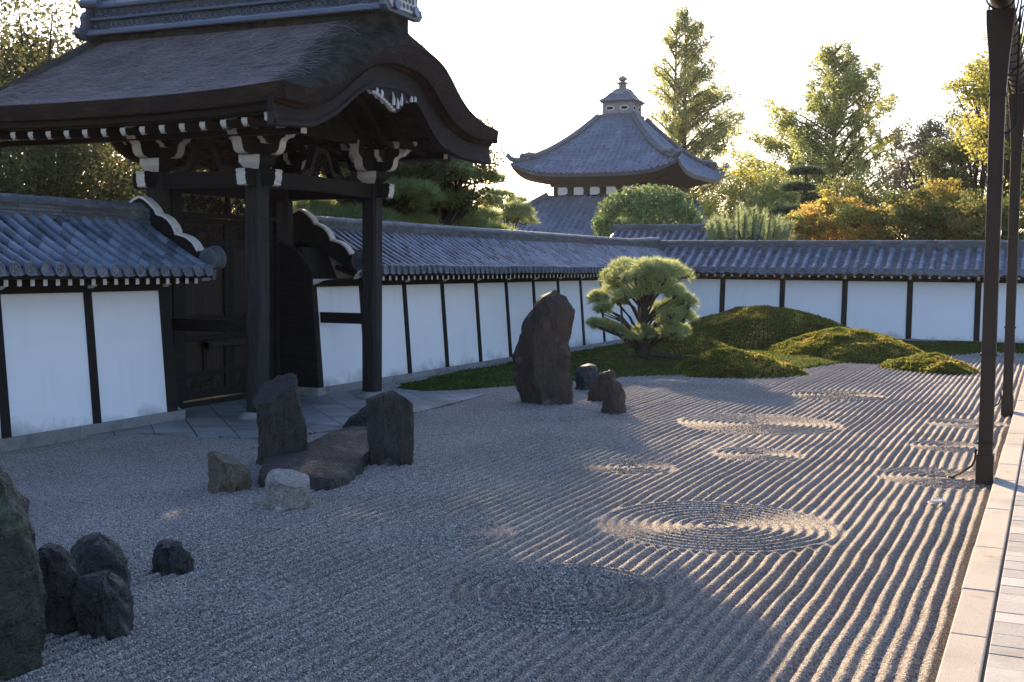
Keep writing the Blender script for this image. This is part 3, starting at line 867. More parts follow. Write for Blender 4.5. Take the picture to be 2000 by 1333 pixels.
# posts
for y in (YA, YB):
    for x in (XF,):
        b = MB(); h = .145; c = .035
        b.prism([(x - h + c, y - h), (x + h - c, y - h), (x + h, y - h + c), (x + h, y + h - c), (x + h - c, y + h), (x - h + c, y + h), (x - h, y + h - c), (x - h, y - h + c)], 'Z', .13, 3.95, M['post'])
        p = b.build('post', gate)
        b = MB(); b.lathe((x, y, .0), [(.30, -.05), (.31, .05), (.27, .075), (.24, .10), (.235, .135)], M['granite'], 28); b.build('foot_stone', p, smooth=True, angle=50)
    b = MB(); b.lathe((XM, y, 0), [(.20, .1), (.205, 1.5), (.195, 3.2), (.18, 3.95)], M['post'], 28)
    p = b.build('main_post', gate, smooth=True, angle=50)
    b = MB(); b.lathe((XM, y, 0), [(.33, -.05), (.33, .05), (.26, .11)], M['granite'], 24); b.build('foot_stone', p, smooth=True, angle=50)

def nose(b, x, y, z, ax, sg, th=.088):
    """carved beam end: S-shaped profile with a white painted end"""
    prof = [(0, .0), (.20, .01), (.26, .0), (.285, -.03), (.262, -.06), (.272, -.11), (.262, -.17), (.24, -.215), (.255, -.24), (.20, -.262), (.12, -.25), (0, -.25)]
    sides = {i: M['shell_white'] for i in range(2, 9)}
    if ax == 'Y':
        b.prism([(y + sg * u, z + v) for u, v in prof], 'X', x - th, x + th, M['timber'], sides=sides)
    else:
        b.prism([(x + sg * u, z + v) for u, v in prof], 'Y', y - th, y + th, M['timber'], sides=sides)
# tie beams
def arch_beam(x, ya, yb, zt, zb, hw, mat):
    n = 24
    lo = [(ya + (yb - ya) * i / n, zb + .045 * math.sin(math.pi * i / n) ** .5) for i in range(n + 1)]
    up = [(ya + (yb - ya) * i / n, zt + .012 * math.sin(math.pi * i / n)) for i in range(n + 1)]
    b = MB(); b.prism(lo + up[::-1], 'X', x - hw, x + hw, mat); return b
for x in (XF, XM):
    if x == XF: arch_beam(x, YA + .14, YB - .14, 3.94, 3.66, .085, M['timber_x']).build('tie_beam', gate, bevel=.01)
    b = MB(); b.box(x - .07, x + .07, YA + .1, YB - .1, 4.62, 4.80, M['timber_x']); b.build('upper_beam', gate)
    for sg, y in ((-1, YA), (1, YB)):
        b = MB(); nose(b, x, y + sg * .145, 3.945, 'Y', sg); b.build('beam_nose', gate, bevel=.006)
for y in (YA, YB):
    b = MB(); b.box(XM - .0, XF - .14, y - .075, y + .075, 3.68, 3.935, M['timber_x']); b.build('side_beam', gate, bevel=.01)
    b = MB(); nose(b, XF + .145, y, 3.945, 'X', 1); b.build('beam_nose', gate, bevel=.006)
    b = MB(); nose(b, XM - .19, y, 3.945, 'X', -1); b.build('beam_nose', gate, bevel=.006)
    b = MB(); b.box(XM + .1, XF - .1, y - .05, y + .05, 1.375, 1.575, M['timber_x']); b.build('tie_rail', gate, bevel=.008)
# bracket sets on every post
def wblock(b, x, y, z, w, h, tap):
    """bearing block: square cushion, tapered below; the faces toward +-Y are end grain, painted white"""
    for z0, z1, w0, w1 in ((z, z + h * .48, w * tap, w), (z + h * .48, z + h, w, w)):
        a, c = w0 / 2, w1 / 2
        vs = [(x - a, y - a, z0), (x + a, y - a, z0), (x + a, y + a, z0), (x - a, y + a, z0), (x - c, y - c, z1), (x + c, y - c, z1), (x + c, y + c, z1), (x - c, y + c, z1)]
        b.add(vs, [(3, 2, 1, 0), (4, 5, 6, 7), (1, 2, 6, 5), (3, 0, 4, 7)], M['timber'])
        b.add(vs, [(0, 1, 5, 4), (2, 3, 7, 6)], M['shell_white'])
ARM = [(.62, .40), (.62, .30), (.585, .255), (.53, .235), (.50, .20), (.49, .14), (.47, .07), (.42, .02), (.33, 0)]
for x in (XF, XM):
    for y in (YA, YB):
        b = MB(); wblock(b, x, y, 3.95, .40, .22, .62); b.build('bearing_block', gate, bevel=.006)
        for ax in ('Y', 'X'):
            b = MB()
            c0, L_ = (y, 'X') if ax == 'Y' else (x, 'Y')
            z0 = 4.17
            poly = [(c0 + u, z0 + v) for u, v in ARM] + [(c0 - u, z0 + v) for u, v in ARM[::-1]]
            n = len(poly)
            sd = {i: M['shell_white'] for i in list(range(0, 8)) + list(range(9, 17))}
            hw = .092 if ax == 'Y' else .085
            cc = x if ax == 'Y' else y
            b.prism(poly, L_, cc - hw, cc + hw, M['timber'], sides=sd)
            b.build('bracket_arm', gate, bevel=.005)
        for dx, dy in ((0, -.52), (0, .52), (0, 0)) + ((-.52, 0), (.52, 0)):
            b = MB(); wblock(b, x + dx, y + dy, 4.57, .23, .12, .7); b.build('bracket_cushion', gate, bevel=.004)
        # small stepped inner arms that cross the bracket
        if True:
            for dx in (-.27, .27):
                b = MB(); sd = {i: M['shell_white'] for i in range(1, 6)}; sd.update({i: M['shell_white'] for i in (7, 8, 9, 10, 11)})
                pr = [(.0, .2), (.30, .2), (.30, .09), (.26, .06), (.22, .05), (.20, 0)]
                b.prism([(y + u, 4.34 + v) for u, v in pr[1:]] + [(y - u, 4.34 + v) for u, v in pr[:0:-1]], 'X', x + dx - .05, x + dx + .05, M['timber'], side=M['shell_white'])
                b.build('cross_arm', gate, bevel=.004)
        # cloud-carved white brace toward the outside
        if True:
            b = MB(); sx = 1 if x == XF else -1
            for k in range(5):
                b.lathe((x + sx * (.66 + .055 * k), y, 4.47 + .045 * k), [(.02, -.045), (.05, -.02), (.05, .02), (.02, .045)], M['shell_white'], 10)
            b.build('carved_cloud', gate, smooth=True)
# purlins along X with white painted end faces
for y in (YA - .52, YA, YB, YB + .52):
    b = MB(); zc = 4.735
    xa, xb = GRR + .5, GFR - .5
    if y in (YA - .52, YB + .52): zc, = (4.72,)
    zb_ = 4.69 if y in (YA, YB) else 4.50
    zt_ = zb_ + (.17 if y in (YA, YB) else .13)
    if y in (YA - .52, YB + .52): zb_, zt_ = 4.415, 4.50
    vs = [(xx, yy, zz) for xx in (xa, xb) for yy, zz in ((y - .075, zb_), (y + .075, zb_), (y + .075, zt_), (y - .075, zt_))]
    b.add(vs, [(0, 1, 5, 4), (1, 2, 6, 5), (2, 3, 7, 6), (3, 0, 4, 7), (3, 2, 1, 0)], M['timber_x'])
    b.add(vs[4:], [(0, 1, 2, 3)], M['shell_white'])
    b.build('purlin', gate)
# closing panels above the front and rear beams (carved tympanum)
for x in (XF, XM):
    b = MB(); n = 40
    ys_ = [14.95 + (19.2 - 14.95) * i / n for i in range(n + 1)]
    up = [(y, max(4.66, blow(y) + .16)) for y in ys_]
    b.prism([(ys_[0], 4.64), (ys_[-1], 4.64)] + up[::-1], 'X', x - .03, x + .03, M['timber'])
    # carved scroll relief
    rr = random.Random(4)
    for k in range(46):
        cy = rr.uniform(15.9, 18.3); cz = rr.uniform(4.85, 5.25)
        if cz > blow(cy) - .02: continue
        r = rr.uniform(.05, .10); a0 = rr.uniform(0, 6.28)
        b.tube([(x + .045, cy + r * (1 - .09 * i) * math.cos(a0 + i * .65), cz + r * (1 - .09 * i) * math.sin(a0 + i * .65)) for i in range(9)], .016, M['lattice'], 5)
    b.build('carved_panel', gate)
# frog-leg struts on the tie beams
def frog_leg(axis, a, c, z):
    b = MB()
    prof = []
    outer = [(-.62, 0), (-.56, .07), (-.47, .10), (-.40, .10), (-.34, .16), (-.27, .33), (-.20, .45), (-.12, .50), (.12, .50), (.20, .45), (.27, .33), (.34, .16), (.40, .10), (.47, .10), (.56, .07), (.62, 0)]
    inner = [(.40, 0), (.31, .03), (.25, .12), (.19, .28), (.13, .37), (0, .40), (-.13, .37), (-.19, .28), (-.25, .12), (-.31, .03), (-.40, 0)]
    poly = [(c + u, z + v) for u, v in outer + inner]
    b.prism(poly, axis, a - .07, a + .07, M['board'])
    s = b.build('frog_leg_strut', gate, bevel=.012)
    b = MB(); rr = random.Random(11)
    P3 = (lambda u, v, d: (a + d, u, v)) if axis == 'X' else (lambda u, v, d: (u, a + d, v))
    for k in range(34):
        cu = rr.uniform(-.3, .3); cv = rr.uniform(.04, .36)
        if cv > .42 - 1.15 * max(0, abs(cu) - .08): continue
        r = rr.uniform(.03, .06); a0 = rr.uniform(0, 6.28)
        b.tube([P3(c + cu + r * (1 - .1 * i) * math.cos(a0 + i * .7), z + cv + r * (1 - .1 * i) * math.sin(a0 + i * .7), rr.uniform(-.02, .03)) for i in range(9)], .012, M['lattice'], 5)
    b.build('carving', s)
frog_leg('X', XF, YC, 3.95); frog_leg('X', XM, YC, 3.95)
frog_leg('Y', YA, (XF + XM) / 2, 3.935); frog_leg('Y', YB, (XF + XM) / 2, 3.935)
# hanging gable ornament
b = MB(); x1 = GFR - .15
upp = [(15.98, 5.22), (16.2, 5.30), (16.6, 5.37), (17.0, 5.385), (17.4, 5.33), (17.68, 5.22)]
low = [(17.68, 5.19), (17.5, 5.22), (17.36, 5.16), (17.28, 5.20), (17.16, 5.10), (17.08, 5.02), (16.98, 4.965), (16.86, 4.96), (16.74, 5.0), (16.64, 5.07), (16.56, 5.05), (16.48, 5.12), (16.38, 5.11), (16.3, 5.17), (16.18, 5.16), (16.1, 5.21)]
b.prism(upp + low, 'X', x1 - .06, x1 - .005, M['board'], sides={i: M['shell_white'] for i in range(5, 22)})
o = b.build('gable_pendant', gate)
b = MB()
for (y, z, hgt, ln) in ((16.82, 5.10, .17, -.03), (16.95, 5.06, .13, .0), (17.06, 5.12, .16, .04), (16.45, 5.19, .07, 0), (16.3, 5.215, .06, 0), (17.4, 5.22, .07, 0), (17.52, 5.24, .05, 0)):
    b.tube([(x1 + .01, y, z - .04), (x1 + .02, y + ln * .3, z + hgt * .4), (x1 + .01, y + ln, z + hgt)], [.032, .026, .006], M['shell_white'], 8)
for i in range(9):
    a = i / 8
    b.lathe((x1 + .005, 16.2 + .62 * a, 5.185 - .2 * a ** 1.4), [(.0, -.03), (.035, -.015), (.035, .015), (.0, .03)], M['shell_white'], 8)
b.build('white_carving', o, smooth=True)

# doors
XD = XM + .04
b = MB()
for y0, y1 in ((15.53, 15.76), (18.40, 18.62)): b.box(XD - .09, XD + .10, y0, y1, .04, 3.70, M['timber'])
b.box(XD - .10, XD + .11, 15.76, 18.40, 3.26, 3.335, M['timber_x']); b.box(XD - .10, XD + .11, 15.5, 18.65, 3.64, 3.955, M['timber_x'])
b.box(XD - .12, XD + .12, 15.53, 18.62, .0, .12, M['timber_x'])
b.build('door_frame', gate, bevel=.01)
for y0, y1 in ((15.77, 17.075), (17.085, 18.39)):
    b = MB()
    st = .13
    b.box(XD - .035, XD + .045, y0, y0 + st, .14, 3.25, M['timber']); b.box(XD - .035, XD + .045, y1 - st, y1, .14, 3.25, M['timber'])
    for z0, z1 in ((.14, .30), (.52, .62), (1.14, 1.24), (1.46, 1.56), (2.78, 2.88), (3.15, 3.25)):
        b.box(XD - .035, XD + .045, y0 + st, y1 - st, z0, z1, M['timber_x'])
    ym = (y0 + y1) / 2
    b.box(XD - .03, XD + .035, ym - .05, ym + .05, .62, 1.14, M['timber'])
    d = b.build('door_leaf', gate, bevel=.012)
    b = MB(); b.box(XD - .02, XD + .0, y0 + st, y1 - st, .14, 3.25, material('door_panel', (.026, .016, .012), .7, .3, noise=[((10, 10, 1), 5, (.042, .025, .018), .45, .75)])); b.build('door_panel', d)
    b = MB(); rr = random.Random(5)
    for k in range(60):
        cy = rr.uniform(y0 + st + .06, y1 - st - .06); cz = rr.choice((rr.uniform(.34, .48), rr.uniform(2.92, 3.1)))
        r = rr.uniform(.025, .05); a0 = rr.uniform(0, 6.28)
        b.tube([(XD + .012, cy + r * (1 - .1 * i) * math.cos(a0 + i * .7), cz + r * (1 - .1 * i) * math.sin(a0 + i * .7)) for i in range(8)], .011, M['lattice'], 5)
    b.build('carved_relief', d)
    b = MB()
    for i in range(30):
        z = 1.60 + 1.14 * i / 29
        for y in (y0 + st + .03, y1 - st - .03): b.lathe((XD + .004, y, z), [(.0, -.012), (.011, 0), (.0, .012)], M['copper'], 6)
    for i in range(26):
        y = y0 + st + .05 + (y1 - y0 - 2 * st - .1) * i / 25
        for z in (1.59, 2.75): b.lathe((XD + .004, y, z), [(.0, -.012), (.011, 0), (.0, .012)], M['copper'], 6)
    b.build('stud_row', d)
b = MB(); b.box(XD + .075, XD + .15, 16.35, 17.85, 1.03, 1.10, M['post']); b.box(XD + .07, XD + .16, 16.35, 16.45, .99, 1.15, M['timber']); b.box(XD + .07, XD + .16, 17.72, 17.82, .99, 1.15, M['timber'])
b.box(XD + .045, XD + .165, 16.3, 17.8, 1.105, 1.135, M['post'])
b.build('door_bar', gate, bevel=.01)
b = MB(); rr = random.Random(8)
for k in range(150):
    cy = rr.uniform(15.8, 18.36); cz = rr.uniform(3.37, 3.60); r = rr.uniform(.035, .075); a0 = rr.uniform(0, 6.28)
    b.tube([(XD + rr.uniform(-.015, .015), cy + r * (1 - .09 * i) * math.cos(a0 + i * .7), min(3.635, max(3.34, cz + r * (1 - .09 * i) * math.sin(a0 + i * .7)))) for i in range(10)], .011, M['lattice'], 5)
b.box(XD - .02, XD + .02, 15.76, 15.84, 3.335, 3.64, M['timber']); b.box(XD - .02, XD + .02, 17.03, 17.13, 3.335, 3.64, M['timber'])
b.build('openwork_transom', gate)
# dark boarding between the main posts and the wall ends
b = MB()
b.box(XD - .05, XD + .05, 14.75, 15.55, .1, 2.9, M['timber']); b.build('side_boarding', gate)
b = MB(); b.box(XD - .05, XD + .05, 18.6, 18.8, .1, 3.2, M['timber'])
b.build('side_boarding', gate)

# ridge of ornamental tiles
g = MB()
XA, XB_ = -16.15, -9.98
def course(z0, z1, hw, r=.0):
    x = XA
    while x < XB_ - .02:
        e_ = min(x + .42, XB_)
        g.box(x + .003, e_ - .003, YC - hw, YC + hw, z0, z1, M['tile'])
        x = e_
    if r:
        for sg in (-1, 1):
            g.tube([(XA, YC + sg * hw, (z0 + z1) / 2), (XB_, YC + sg * hw, (z0 + z1) / 2)], r, M['tile'], 8)
g.box(XA + .05, XB_ + .1, YC - .30, YC + .30, 6.3, 6.60, M['thatch_edge'])
course(6.58, 6.66, .40, .05); course(6.665, 6.71, .34)
g.box(XA, XB_, YC - .27, YC + .27, 6.71, 6.86, M['tile_old'])
course(6.86, 6.905, .33, .028)
g.box(XA, XB_, YC - .24, YC + .24, 6.905, 7.08, M['tile_old'])
course(7.08, 7.12, .31, .026); course(7.125, 7.165, .27, .026)
x = XA
while x < XB_ - .05:
    rows = [[(xx, YC + r * math.cos(math.pi * a / 8), 7.165 + r * .8 * math.sin(math.pi * a / 8)) for a in range(9)] for xx, r in ((x, .15), (min(x + .37, XB_), .165))]
    g.grid(rows, M['tile']); x += .36
rid = g.build('ridge', gate, smooth=True, angle=40)
for sg in (-1, 1):
    g = MB()
    x = XA + .1
    while x < XB_ - .1:
        yy = YC + sg * .285
        g.tube([(x + .055 * math.cos(a), yy, 6.785 + .055 * math.sin(a)) for a in [i * math.pi / 4 for i in range(9)]], .012, M['tile'], 4)
        g.lathe((x, yy, 6.785), [(.0, -.02), (.02, 0), (.0, .02)], M['tile'], 6)
        x += .125
    x = XA + .1
    while x < XB_ - .1:
        yy = YC + sg * .255
        for ph in (0, math.pi):
            zc = 6.915 if ph == 0 else 7.07
            g.tube([(x + (.085 if ph else 0) + .085 * math.cos(a), yy, zc + (1 if ph == 0 else -1) * .085 * math.sin(a)) for a in [i * math.pi / 6 for i in range(7)]], .011, M['tile'], 4)
            g.tube([(x + (.085 if ph else 0) + .05 * math.cos(a), yy, zc + (1 if ph == 0 else -1) * .05 * math.sin(a)) for a in [i * math.pi / 6 for i in range(7)]], .009, M['tile'], 4)
        x += .17
    g.build('relief_pattern', rid, smooth=True)
# end ornaments
for xe, sg in ((GFR - .14, 1), (XA - .12, -1)):
    g = MB()
    pl = [(-.52, 6.52), (-.60, 6.60), (-.57, 6.70), (-.46, 6.72), (-.42, 6.80), (-.44, 6.92), (-.38, 7.02), (-.30, 7.06), (-.27, 7.25), (-.16, 7.42), (0, 7.48)]
    poly = [(YC + u, z) for u, z in pl] + [(YC - u, z) for u, z in pl[-2::-1]]
    g.prism(poly, 'X', xe - .06, xe + .06, M['tile_old'])
    inner_ = [(YC + u * .8, 6.60 + (z - 6.52) * .8) for u, z in pl] + [(YC - u * .8, 6.60 + (z - 6.52) * .8) for u, z in pl[-2::-1]]
    g.prism(inner_, 'X', xe + .06 * sg, xe + .075 * sg, M['shell_white'])
    for (u, z, r) in [(-.30, 6.68, .045), (-.18, 6.68, .045), (-.06, 6.68, .045), (.06, 6.68, .045), (.18, 6.68, .045), (.30, 6.68, .045), (-.24, 6.79, .045), (-.12, 6.79, .045), (.0, 6.79, .045), (.12, 6.79, .045), (.24, 6.79, .045), (-.2, 6.9, .04), (-.07, 6.9, .045), (.07, 6.9, .045), (.2, 6.9, .04), (0, 7.05, .09)]:
        vs = [(xe + .082 * sg, YC + u + r * math.cos(a), z + r * math.sin(a)) for a in [i * math.pi / 6 for i in range(12)]]
        g.add(vs, [tuple(range(12))], M['tile_old'])
    for u in (-.30, .30):
        for zz in (6.62, 7.16):
            g.tube([(xe - .3 * sg, YC + u * 1.05, zz), (xe + .12 * sg, YC + u * 1.05, zz + .03)], .085, M['tile'], 12)
    g.tube([(xe - .3 * sg, YC, 7.32), (xe + .16 * sg, YC, 7.40)], .10, M['tile'], 12)
    g.build('ridge_end_ornament', gate, smooth=True, angle=40)

# ------------------------------------------------------------------ stones
ROCKS = {
    'tall': ((-8.26, 19.63), 0.65, [(2.059, 0.1, 0.123), (1.926, -0.165, 0.275), (1.795, -0.258, 0.347), (1.664, -0.339, 0.403), (1.533, -0.424, 0.407), (1.403, -0.458, 0.41), (1.272, -0.491, 0.409), (1.141, -0.533, 0.407), (1.009, -0.59, 0.408), (0.878, -0.634, 0.417), (0.747, -0.63, 0.426), (0.616, -0.625, 0.434), (0.485, -0.611, 0.443), (0.354, -0.582, 0.453), (0.224, -0.553, 0.463), (0.093, -0.504, 0.465), (-0.038, -0.462, 0.462)]),
    'blue': ((-8.47, 22.16), 0.44, [(0.548, 0.0, 0.026), (0.474, -0.191, 0.189), (0.403, -0.239, 0.223), (0.332, -0.257, 0.257), (0.261, -0.26, 0.262), (0.19, -0.264, 0.265), (0.118, -0.268, 0.268), (0.047, -0.272, 0.271), (-0.024, -0.275, 0.274)]),
    'lean': ((-7.46, 20.41), 0.4, [(0.591, 0.097, 0.13), (0.513, -0.063, 0.226), (0.435, -0.15, 0.252), (0.358, -0.223, 0.274), (0.281, -0.245, 0.277), (0.205, -0.267, 0.279), (0.128, -0.286, 0.282), (0.052, -0.288, 0.285), (-0.025, -0.289, 0.288)]),
    'pointed': ((-6.68, 18.78), 0.31, [(0.594, -0.047, -0.005), (0.516, -0.151, 0.118), (0.439, -0.169, 0.147), (0.362, -0.188, 0.172), (0.286, -0.198, 0.183), (0.209, -0.205, 0.193), (0.132, -0.211, 0.203), (0.056, -0.218, 0.213), (-0.021, -0.224, 0.223)]),
    'grooved': ((-8.71, 12.16), 0.59, [(1.176, -0.127, 0.098), (1.102, -0.325, 0.235), (1.027, -0.347, 0.24), (0.952, -0.369, 0.245), (0.876, -0.373, 0.251), (0.801, -0.378, 0.257), (0.725, -0.382, 0.264), (0.65, -0.373, 0.274), (0.574, -0.36, 0.285), (0.498, -0.348, 0.295), (0.422, -0.338, 0.303), (0.346, -0.329, 0.31), (0.27, -0.322, 0.316), (0.194, -0.318, 0.322), (0.117, -0.313, 0.317), (0.041, -0.309, 0.312), (-0.035, -0.304, 0.307)]),
    'slanted': ((-7.45, 12.7), 0.42, [(0.938, -0.287, 0.123), (0.878, -0.306, 0.208), (0.818, -0.309, 0.25), (0.758, -0.306, 0.258), (0.697, -0.301, 0.262), (0.637, -0.297, 0.263), (0.577, -0.294, 0.264), (0.516, -0.291, 0.266), (0.456, -0.288, 0.268), (0.396, -0.285, 0.269), (0.335, -0.282, 0.271), (0.275, -0.279, 0.273), (0.214, -0.276, 0.272), (0.154, -0.272, 0.27), (0.093, -0.269, 0.268), (0.033, -0.266, 0.266), (-0.028, -0.263, 0.264)]),
    'step': ((-9.07, 14.52), 0.32, [(0.435, 0.088, 0.158), (0.378, 0.026, 0.219), (0.322, -0.042, 0.264), (0.266, -0.132, 0.264), (0.209, -0.173, 0.264), (0.153, -0.194, 0.264), (0.096, -0.215, 0.264), (0.04, -0.239, 0.264), (-0.017, -0.263, 0.264)]),
    'ochre': ((-8.12, 10.33), 0.27, [(0.433, -0.149, 0.11), (0.378, -0.16, 0.113), (0.322, -0.177, 0.115), (0.266, -0.194, 0.187), (0.21, -0.199, 0.222), (0.154, -0.203, 0.23), (0.098, -0.207, 0.218), (0.042, -0.209, 0.206), (-0.015, -0.192, 0.193)]),
    'pale': ((-7.06, 9.86), 0.38, [(0.409, -0.108, 0.05), (0.355, -0.148, 0.215), (0.301, -0.184, 0.268), (0.247, -0.199, 0.28), (0.193, -0.214, 0.282), (0.138, -0.228, 0.282), (0.084, -0.243, 0.278), (0.029, -0.256, 0.274), (-0.025, -0.269, 0.271)]),
    'speck': ((-6.35, 7.38), 0.27, [(0.285, -0.034, 0.078), (0.25, -0.094, 0.089), (0.212, -0.116, 0.112), (0.174, -0.126, 0.132), (0.135, -0.136, 0.141), (0.097, -0.142, 0.151), (0.058, -0.148, 0.161), (0.02, -0.153, 0.162), (-0.019, -0.158, 0.16)]),
    'round': ((-5.67, 5.95), 0.39, [(0.451, -0.032, 0.044), (0.426, -0.105, 0.044), (0.399, -0.156, 0.078), (0.37, -0.178, 0.114), (0.34, -0.2, 0.15), (0.311, -0.218, 0.168), (0.281, -0.224, 0.181), (0.25, -0.231, 0.193), (0.22, -0.237, 0.206), (0.189, -0.237, 0.214), (0.158, -0.231, 0.218), (0.126, -0.226, 0.222), (0.095, -0.22, 0.226), (0.063, -0.21, 0.224), (0.031, -0.199, 0.209), (-0.001, -0.188, 0.194), (-0.034, -0.177, 0.18)]),
    'back': ((-6.55, 6.78), 0.46, [(0.426, -0.016, 0.036), (0.401, -0.079, 0.07), (0.375, -0.134, 0.104), (0.348, -0.166, 0.138), (0.32, -0.193, 0.172), (0.291, -0.206, 0.188), (0.263, -0.219, 0.201), (0.234, -0.226, 0.215), (0.204, -0.227, 0.228), (0.175, -0.227, 0.233), (0.145, -0.228, 0.238), (0.116, -0.228, 0.244), (0.086, -0.229, 0.242), (0.056, -0.229, 0.24), (0.027, -0.229, 0.238), (-0.003, -0.23, 0.236), (-0.032, -0.23, 0.234)]),
    'mid': ((-5.99, 5.82), 0.26, [(0.622, -0.081, -0.028), (0.584, -0.118, 0.045), (0.545, -0.124, 0.083), (0.505, -0.13, 0.112), (0.466, -0.136, 0.128), (0.425, -0.136, 0.143), (0.385, -0.137, 0.151), (0.345, -0.137, 0.15), (0.305, -0.138, 0.15), (0.265, -0.139, 0.149), (0.225, -0.139, 0.148), (0.184, -0.14, 0.148), (0.144, -0.141, 0.147), (0.104, -0.141, 0.147), (0.063, -0.142, 0.146), (0.023, -0.142, 0.146), (-0.017, -0.143, 0.145)]),
    'big': ((-5.98, 5.1), 0.82, [(1.6, -0.11, 0.149), (1.497, -0.132, 0.17), (1.393, -0.154, 0.191), (1.29, -0.182, 0.219), (1.188, -0.217, 0.255), (1.086, -0.262, 0.304), (0.986, -0.31, 0.357), (0.884, -0.345, 0.394), (0.782, -0.367, 0.417), (0.679, -0.384, 0.434), (0.576, -0.4, 0.449), (0.473, -0.416, 0.464), (0.369, -0.422, 0.467), (0.264, -0.427, 0.468), (0.158, -0.422, 0.457), (0.052, -0.414, 0.443), (-0.058, -0.387, 0.405)]),
}
def make_rock(name, key, mat, label, group, seed, sq=2.8, rough=.05, facet=.06, lean_depth=0.0, cat='stone', cut=None):
    (cx, cy), dep, lev = ROCKS[key]
    d = np.array([cx, cy]) / math.hypot(cx, cy); rt = np.array([d[1], -d[0]])
    zt, zb = lev[0][0], lev[-1][0] - .12
    h = zt - max(0, zb)
    NZ, NA = max(24, int(h / .018)), 96
    lz = [l[0] for l in lev][::-1]; la = [l[1] for l in lev][::-1]; le = [l[2] for l in lev][::-1]
    V, Fs = [], []
    rr = random.Random(seed)
    cuts = [(rr.uniform(0, 6.28), rr.uniform(.72, .95), rr.uniform(-.5, .5)) for _ in range(7)]
    wmax = max(b - a for a, b in zip(la, le))
    for i in range(NZ + 1):
        q = i / NZ
        z = zb + (zt - zb) * q
        a, b = np.interp(z, lz, la), np.interp(z, lz, le)
        c, hw = (a + b) / 2, (b - a) / 2
        dd = dep / 2 * min(1, (hw * 2 / wmax) ** .5 * 1.02) * (1 - .18 * q)
        if q > .93: dd *= math.sqrt(max(.05, 1 - ((q - .93) / .075) ** 2))
        for k in range(NA):
            t = 2 * math.pi * k / NA
            ct, stt = math.cos(t), math.sin(t)
            r = (abs(ct) ** sq + abs(stt) ** sq) ** (-1 / sq)
            u, v = r * ct, r * stt
            for ang, lim, tilt in cuts:            # chiselled facets
                pr = u * math.cos(ang) + v * math.sin(ang) + tilt * (q - .5)
                if pr > lim:
                    u -= (pr - lim) * math.cos(ang) * .8; v -= (pr - lim) * math.sin(ang) * .8
            P = np.array([cx, cy]) + rt * (c + u * hw) + d * (v * dd + lean_depth * q)
            V.append([P[0], P[1], z])
    o = len(V)
    V.append(list(np.mean(np.array(V[-NA:]), 0) + np.array([0, 0, .012])))
    for i in range(NZ):
        for k in range(NA):
            k2 = (k + 1) % NA
            Fs.append((i * NA + k, i * NA + k2, (i + 1) * NA + k2, (i + 1) * NA + k))
    for k in range(NA): Fs.append((NZ * NA + k, NZ * NA + (k + 1) % NA, o))
    sc = min(wmax, max(h, .2))
    for p in V:
        w_ = Vector(p)
        n1 = mn.fractal(Vector((p[0] * 2.2 / sc + seed, p[1] * 2.2 / sc, p[2] * 1.4 / sc)), 1.0, 2.0, 4)
        n2 = mn.ridged_multi_fractal(Vector((p[0] * 5 / sc, p[1] * 5 / sc + seed, p[2] * 2.2 / sc)), 1.0, 2.0, 4, 1.0, 2.0)
        dirv = Vector((p[0] - cx, p[1] - cy, 0))
        if dirv.length > 1e-4: dirv.normalize()
        am = rough * sc
        n3 = mn.ridged_multi_fractal(Vector((p[0] * 16, p[1] * 16 + seed, p[2] * 5)), 1.0, 2.0, 3, 1.0, 2.0)
        w_ += dirv * (n1 * am * 1.2 + (n2 - 1.0) * am * .7 + (n3 - 1.0) * .014)
        w_.z += n1 * am * .6 * max(0, min(1, (p[2]) / h))
        if cut:
            for z0, a, bq in cut:
                q2 = np.array([w_.x - cx, w_.y - cy]); zl = z0 + a * float(q2 @ rt) + bq * float(q2 @ d) + n1 * .012
                if w_.z > zl: w_.z = zl + (w_.z - zl) * .06
        p[:] = w_
    g = MB(); g.add(V, Fs, mat)
    o = g.build(name, smooth=True, angle=34, loc=(cx, cy, 0))
    return tag(o, label, cat, group)
GR = 'stones set in the raked gravel'
make_rock('standing_stone', 'tall', M['rock_brown'], 'tallest standing stone, dark brown, narrowing to a blunt top beside the pine', GR, 3, 2.6, .05)
make_rock('stone', 'blue', M['rock_blue'], 'blue-grey boulder tucked behind the tall standing stone', GR, 5, 2.3, .08)
make_rock('stone', 'lean', M['rock_brown'], 'small brown stone with a peaked top between the blue-grey boulder and the upright one', GR, 8, 2.5, .07)
make_rock('standing_stone', 'pointed', M['rock_brown'], 'small upright round-topped stone casting a shadow on the sunlit gravel', GR, 12, 2.6, .05)
make_rock('standing_stone', 'grooved', M['rock_streak'], 'thick upright stone with vertical grooves and slanting top, before the near gate post', GR, 21, 3.8, .05, cut=((.99, .55, .55),))
make_rock('standing_stone', 'slanted', M['rock_streak'], 'dark upright slab with a shoulder cut off, before the far gate post', GR, 27, 4.2, .03, cut=((.92, .35, .12), (.95, -.75, -.2)))
make_rock('stone', 'step', M['rock_dark'], 'low dark layered boulder wedged behind the dark upright slab', GR, 31, 2.8, .07)
make_rock('stone', 'ochre', M['rock_ochre'], 'small ochre stone with upright grain and a low tail on one side', GR, 35, 3.4, .09, cut=((.37, -.5, .4),))
make_rock('stone', 'pale', M['rock_pale'], 'pale pinkish quartz stone in front of the long flat stone', GR, 41, 2.6, .10, cut=((.36, -.35, .5),))
make_rock('stone', 'speck', M['rock_dark'], 'little dark stone with a white-flecked top standing alone on the gravel', GR, 45, 3.0, .09, cut=((.26, .1, .35),))
make_rock('stone', 'round', M['rock_dark'], 'squat black stone in front of the dark humped pair', GR, 52, 2.4, .07)
make_rock('stone', 'back', M['rock_dark'], 'rounded dark hump behind the squat black stone', GR, 57, 2.3, .08)
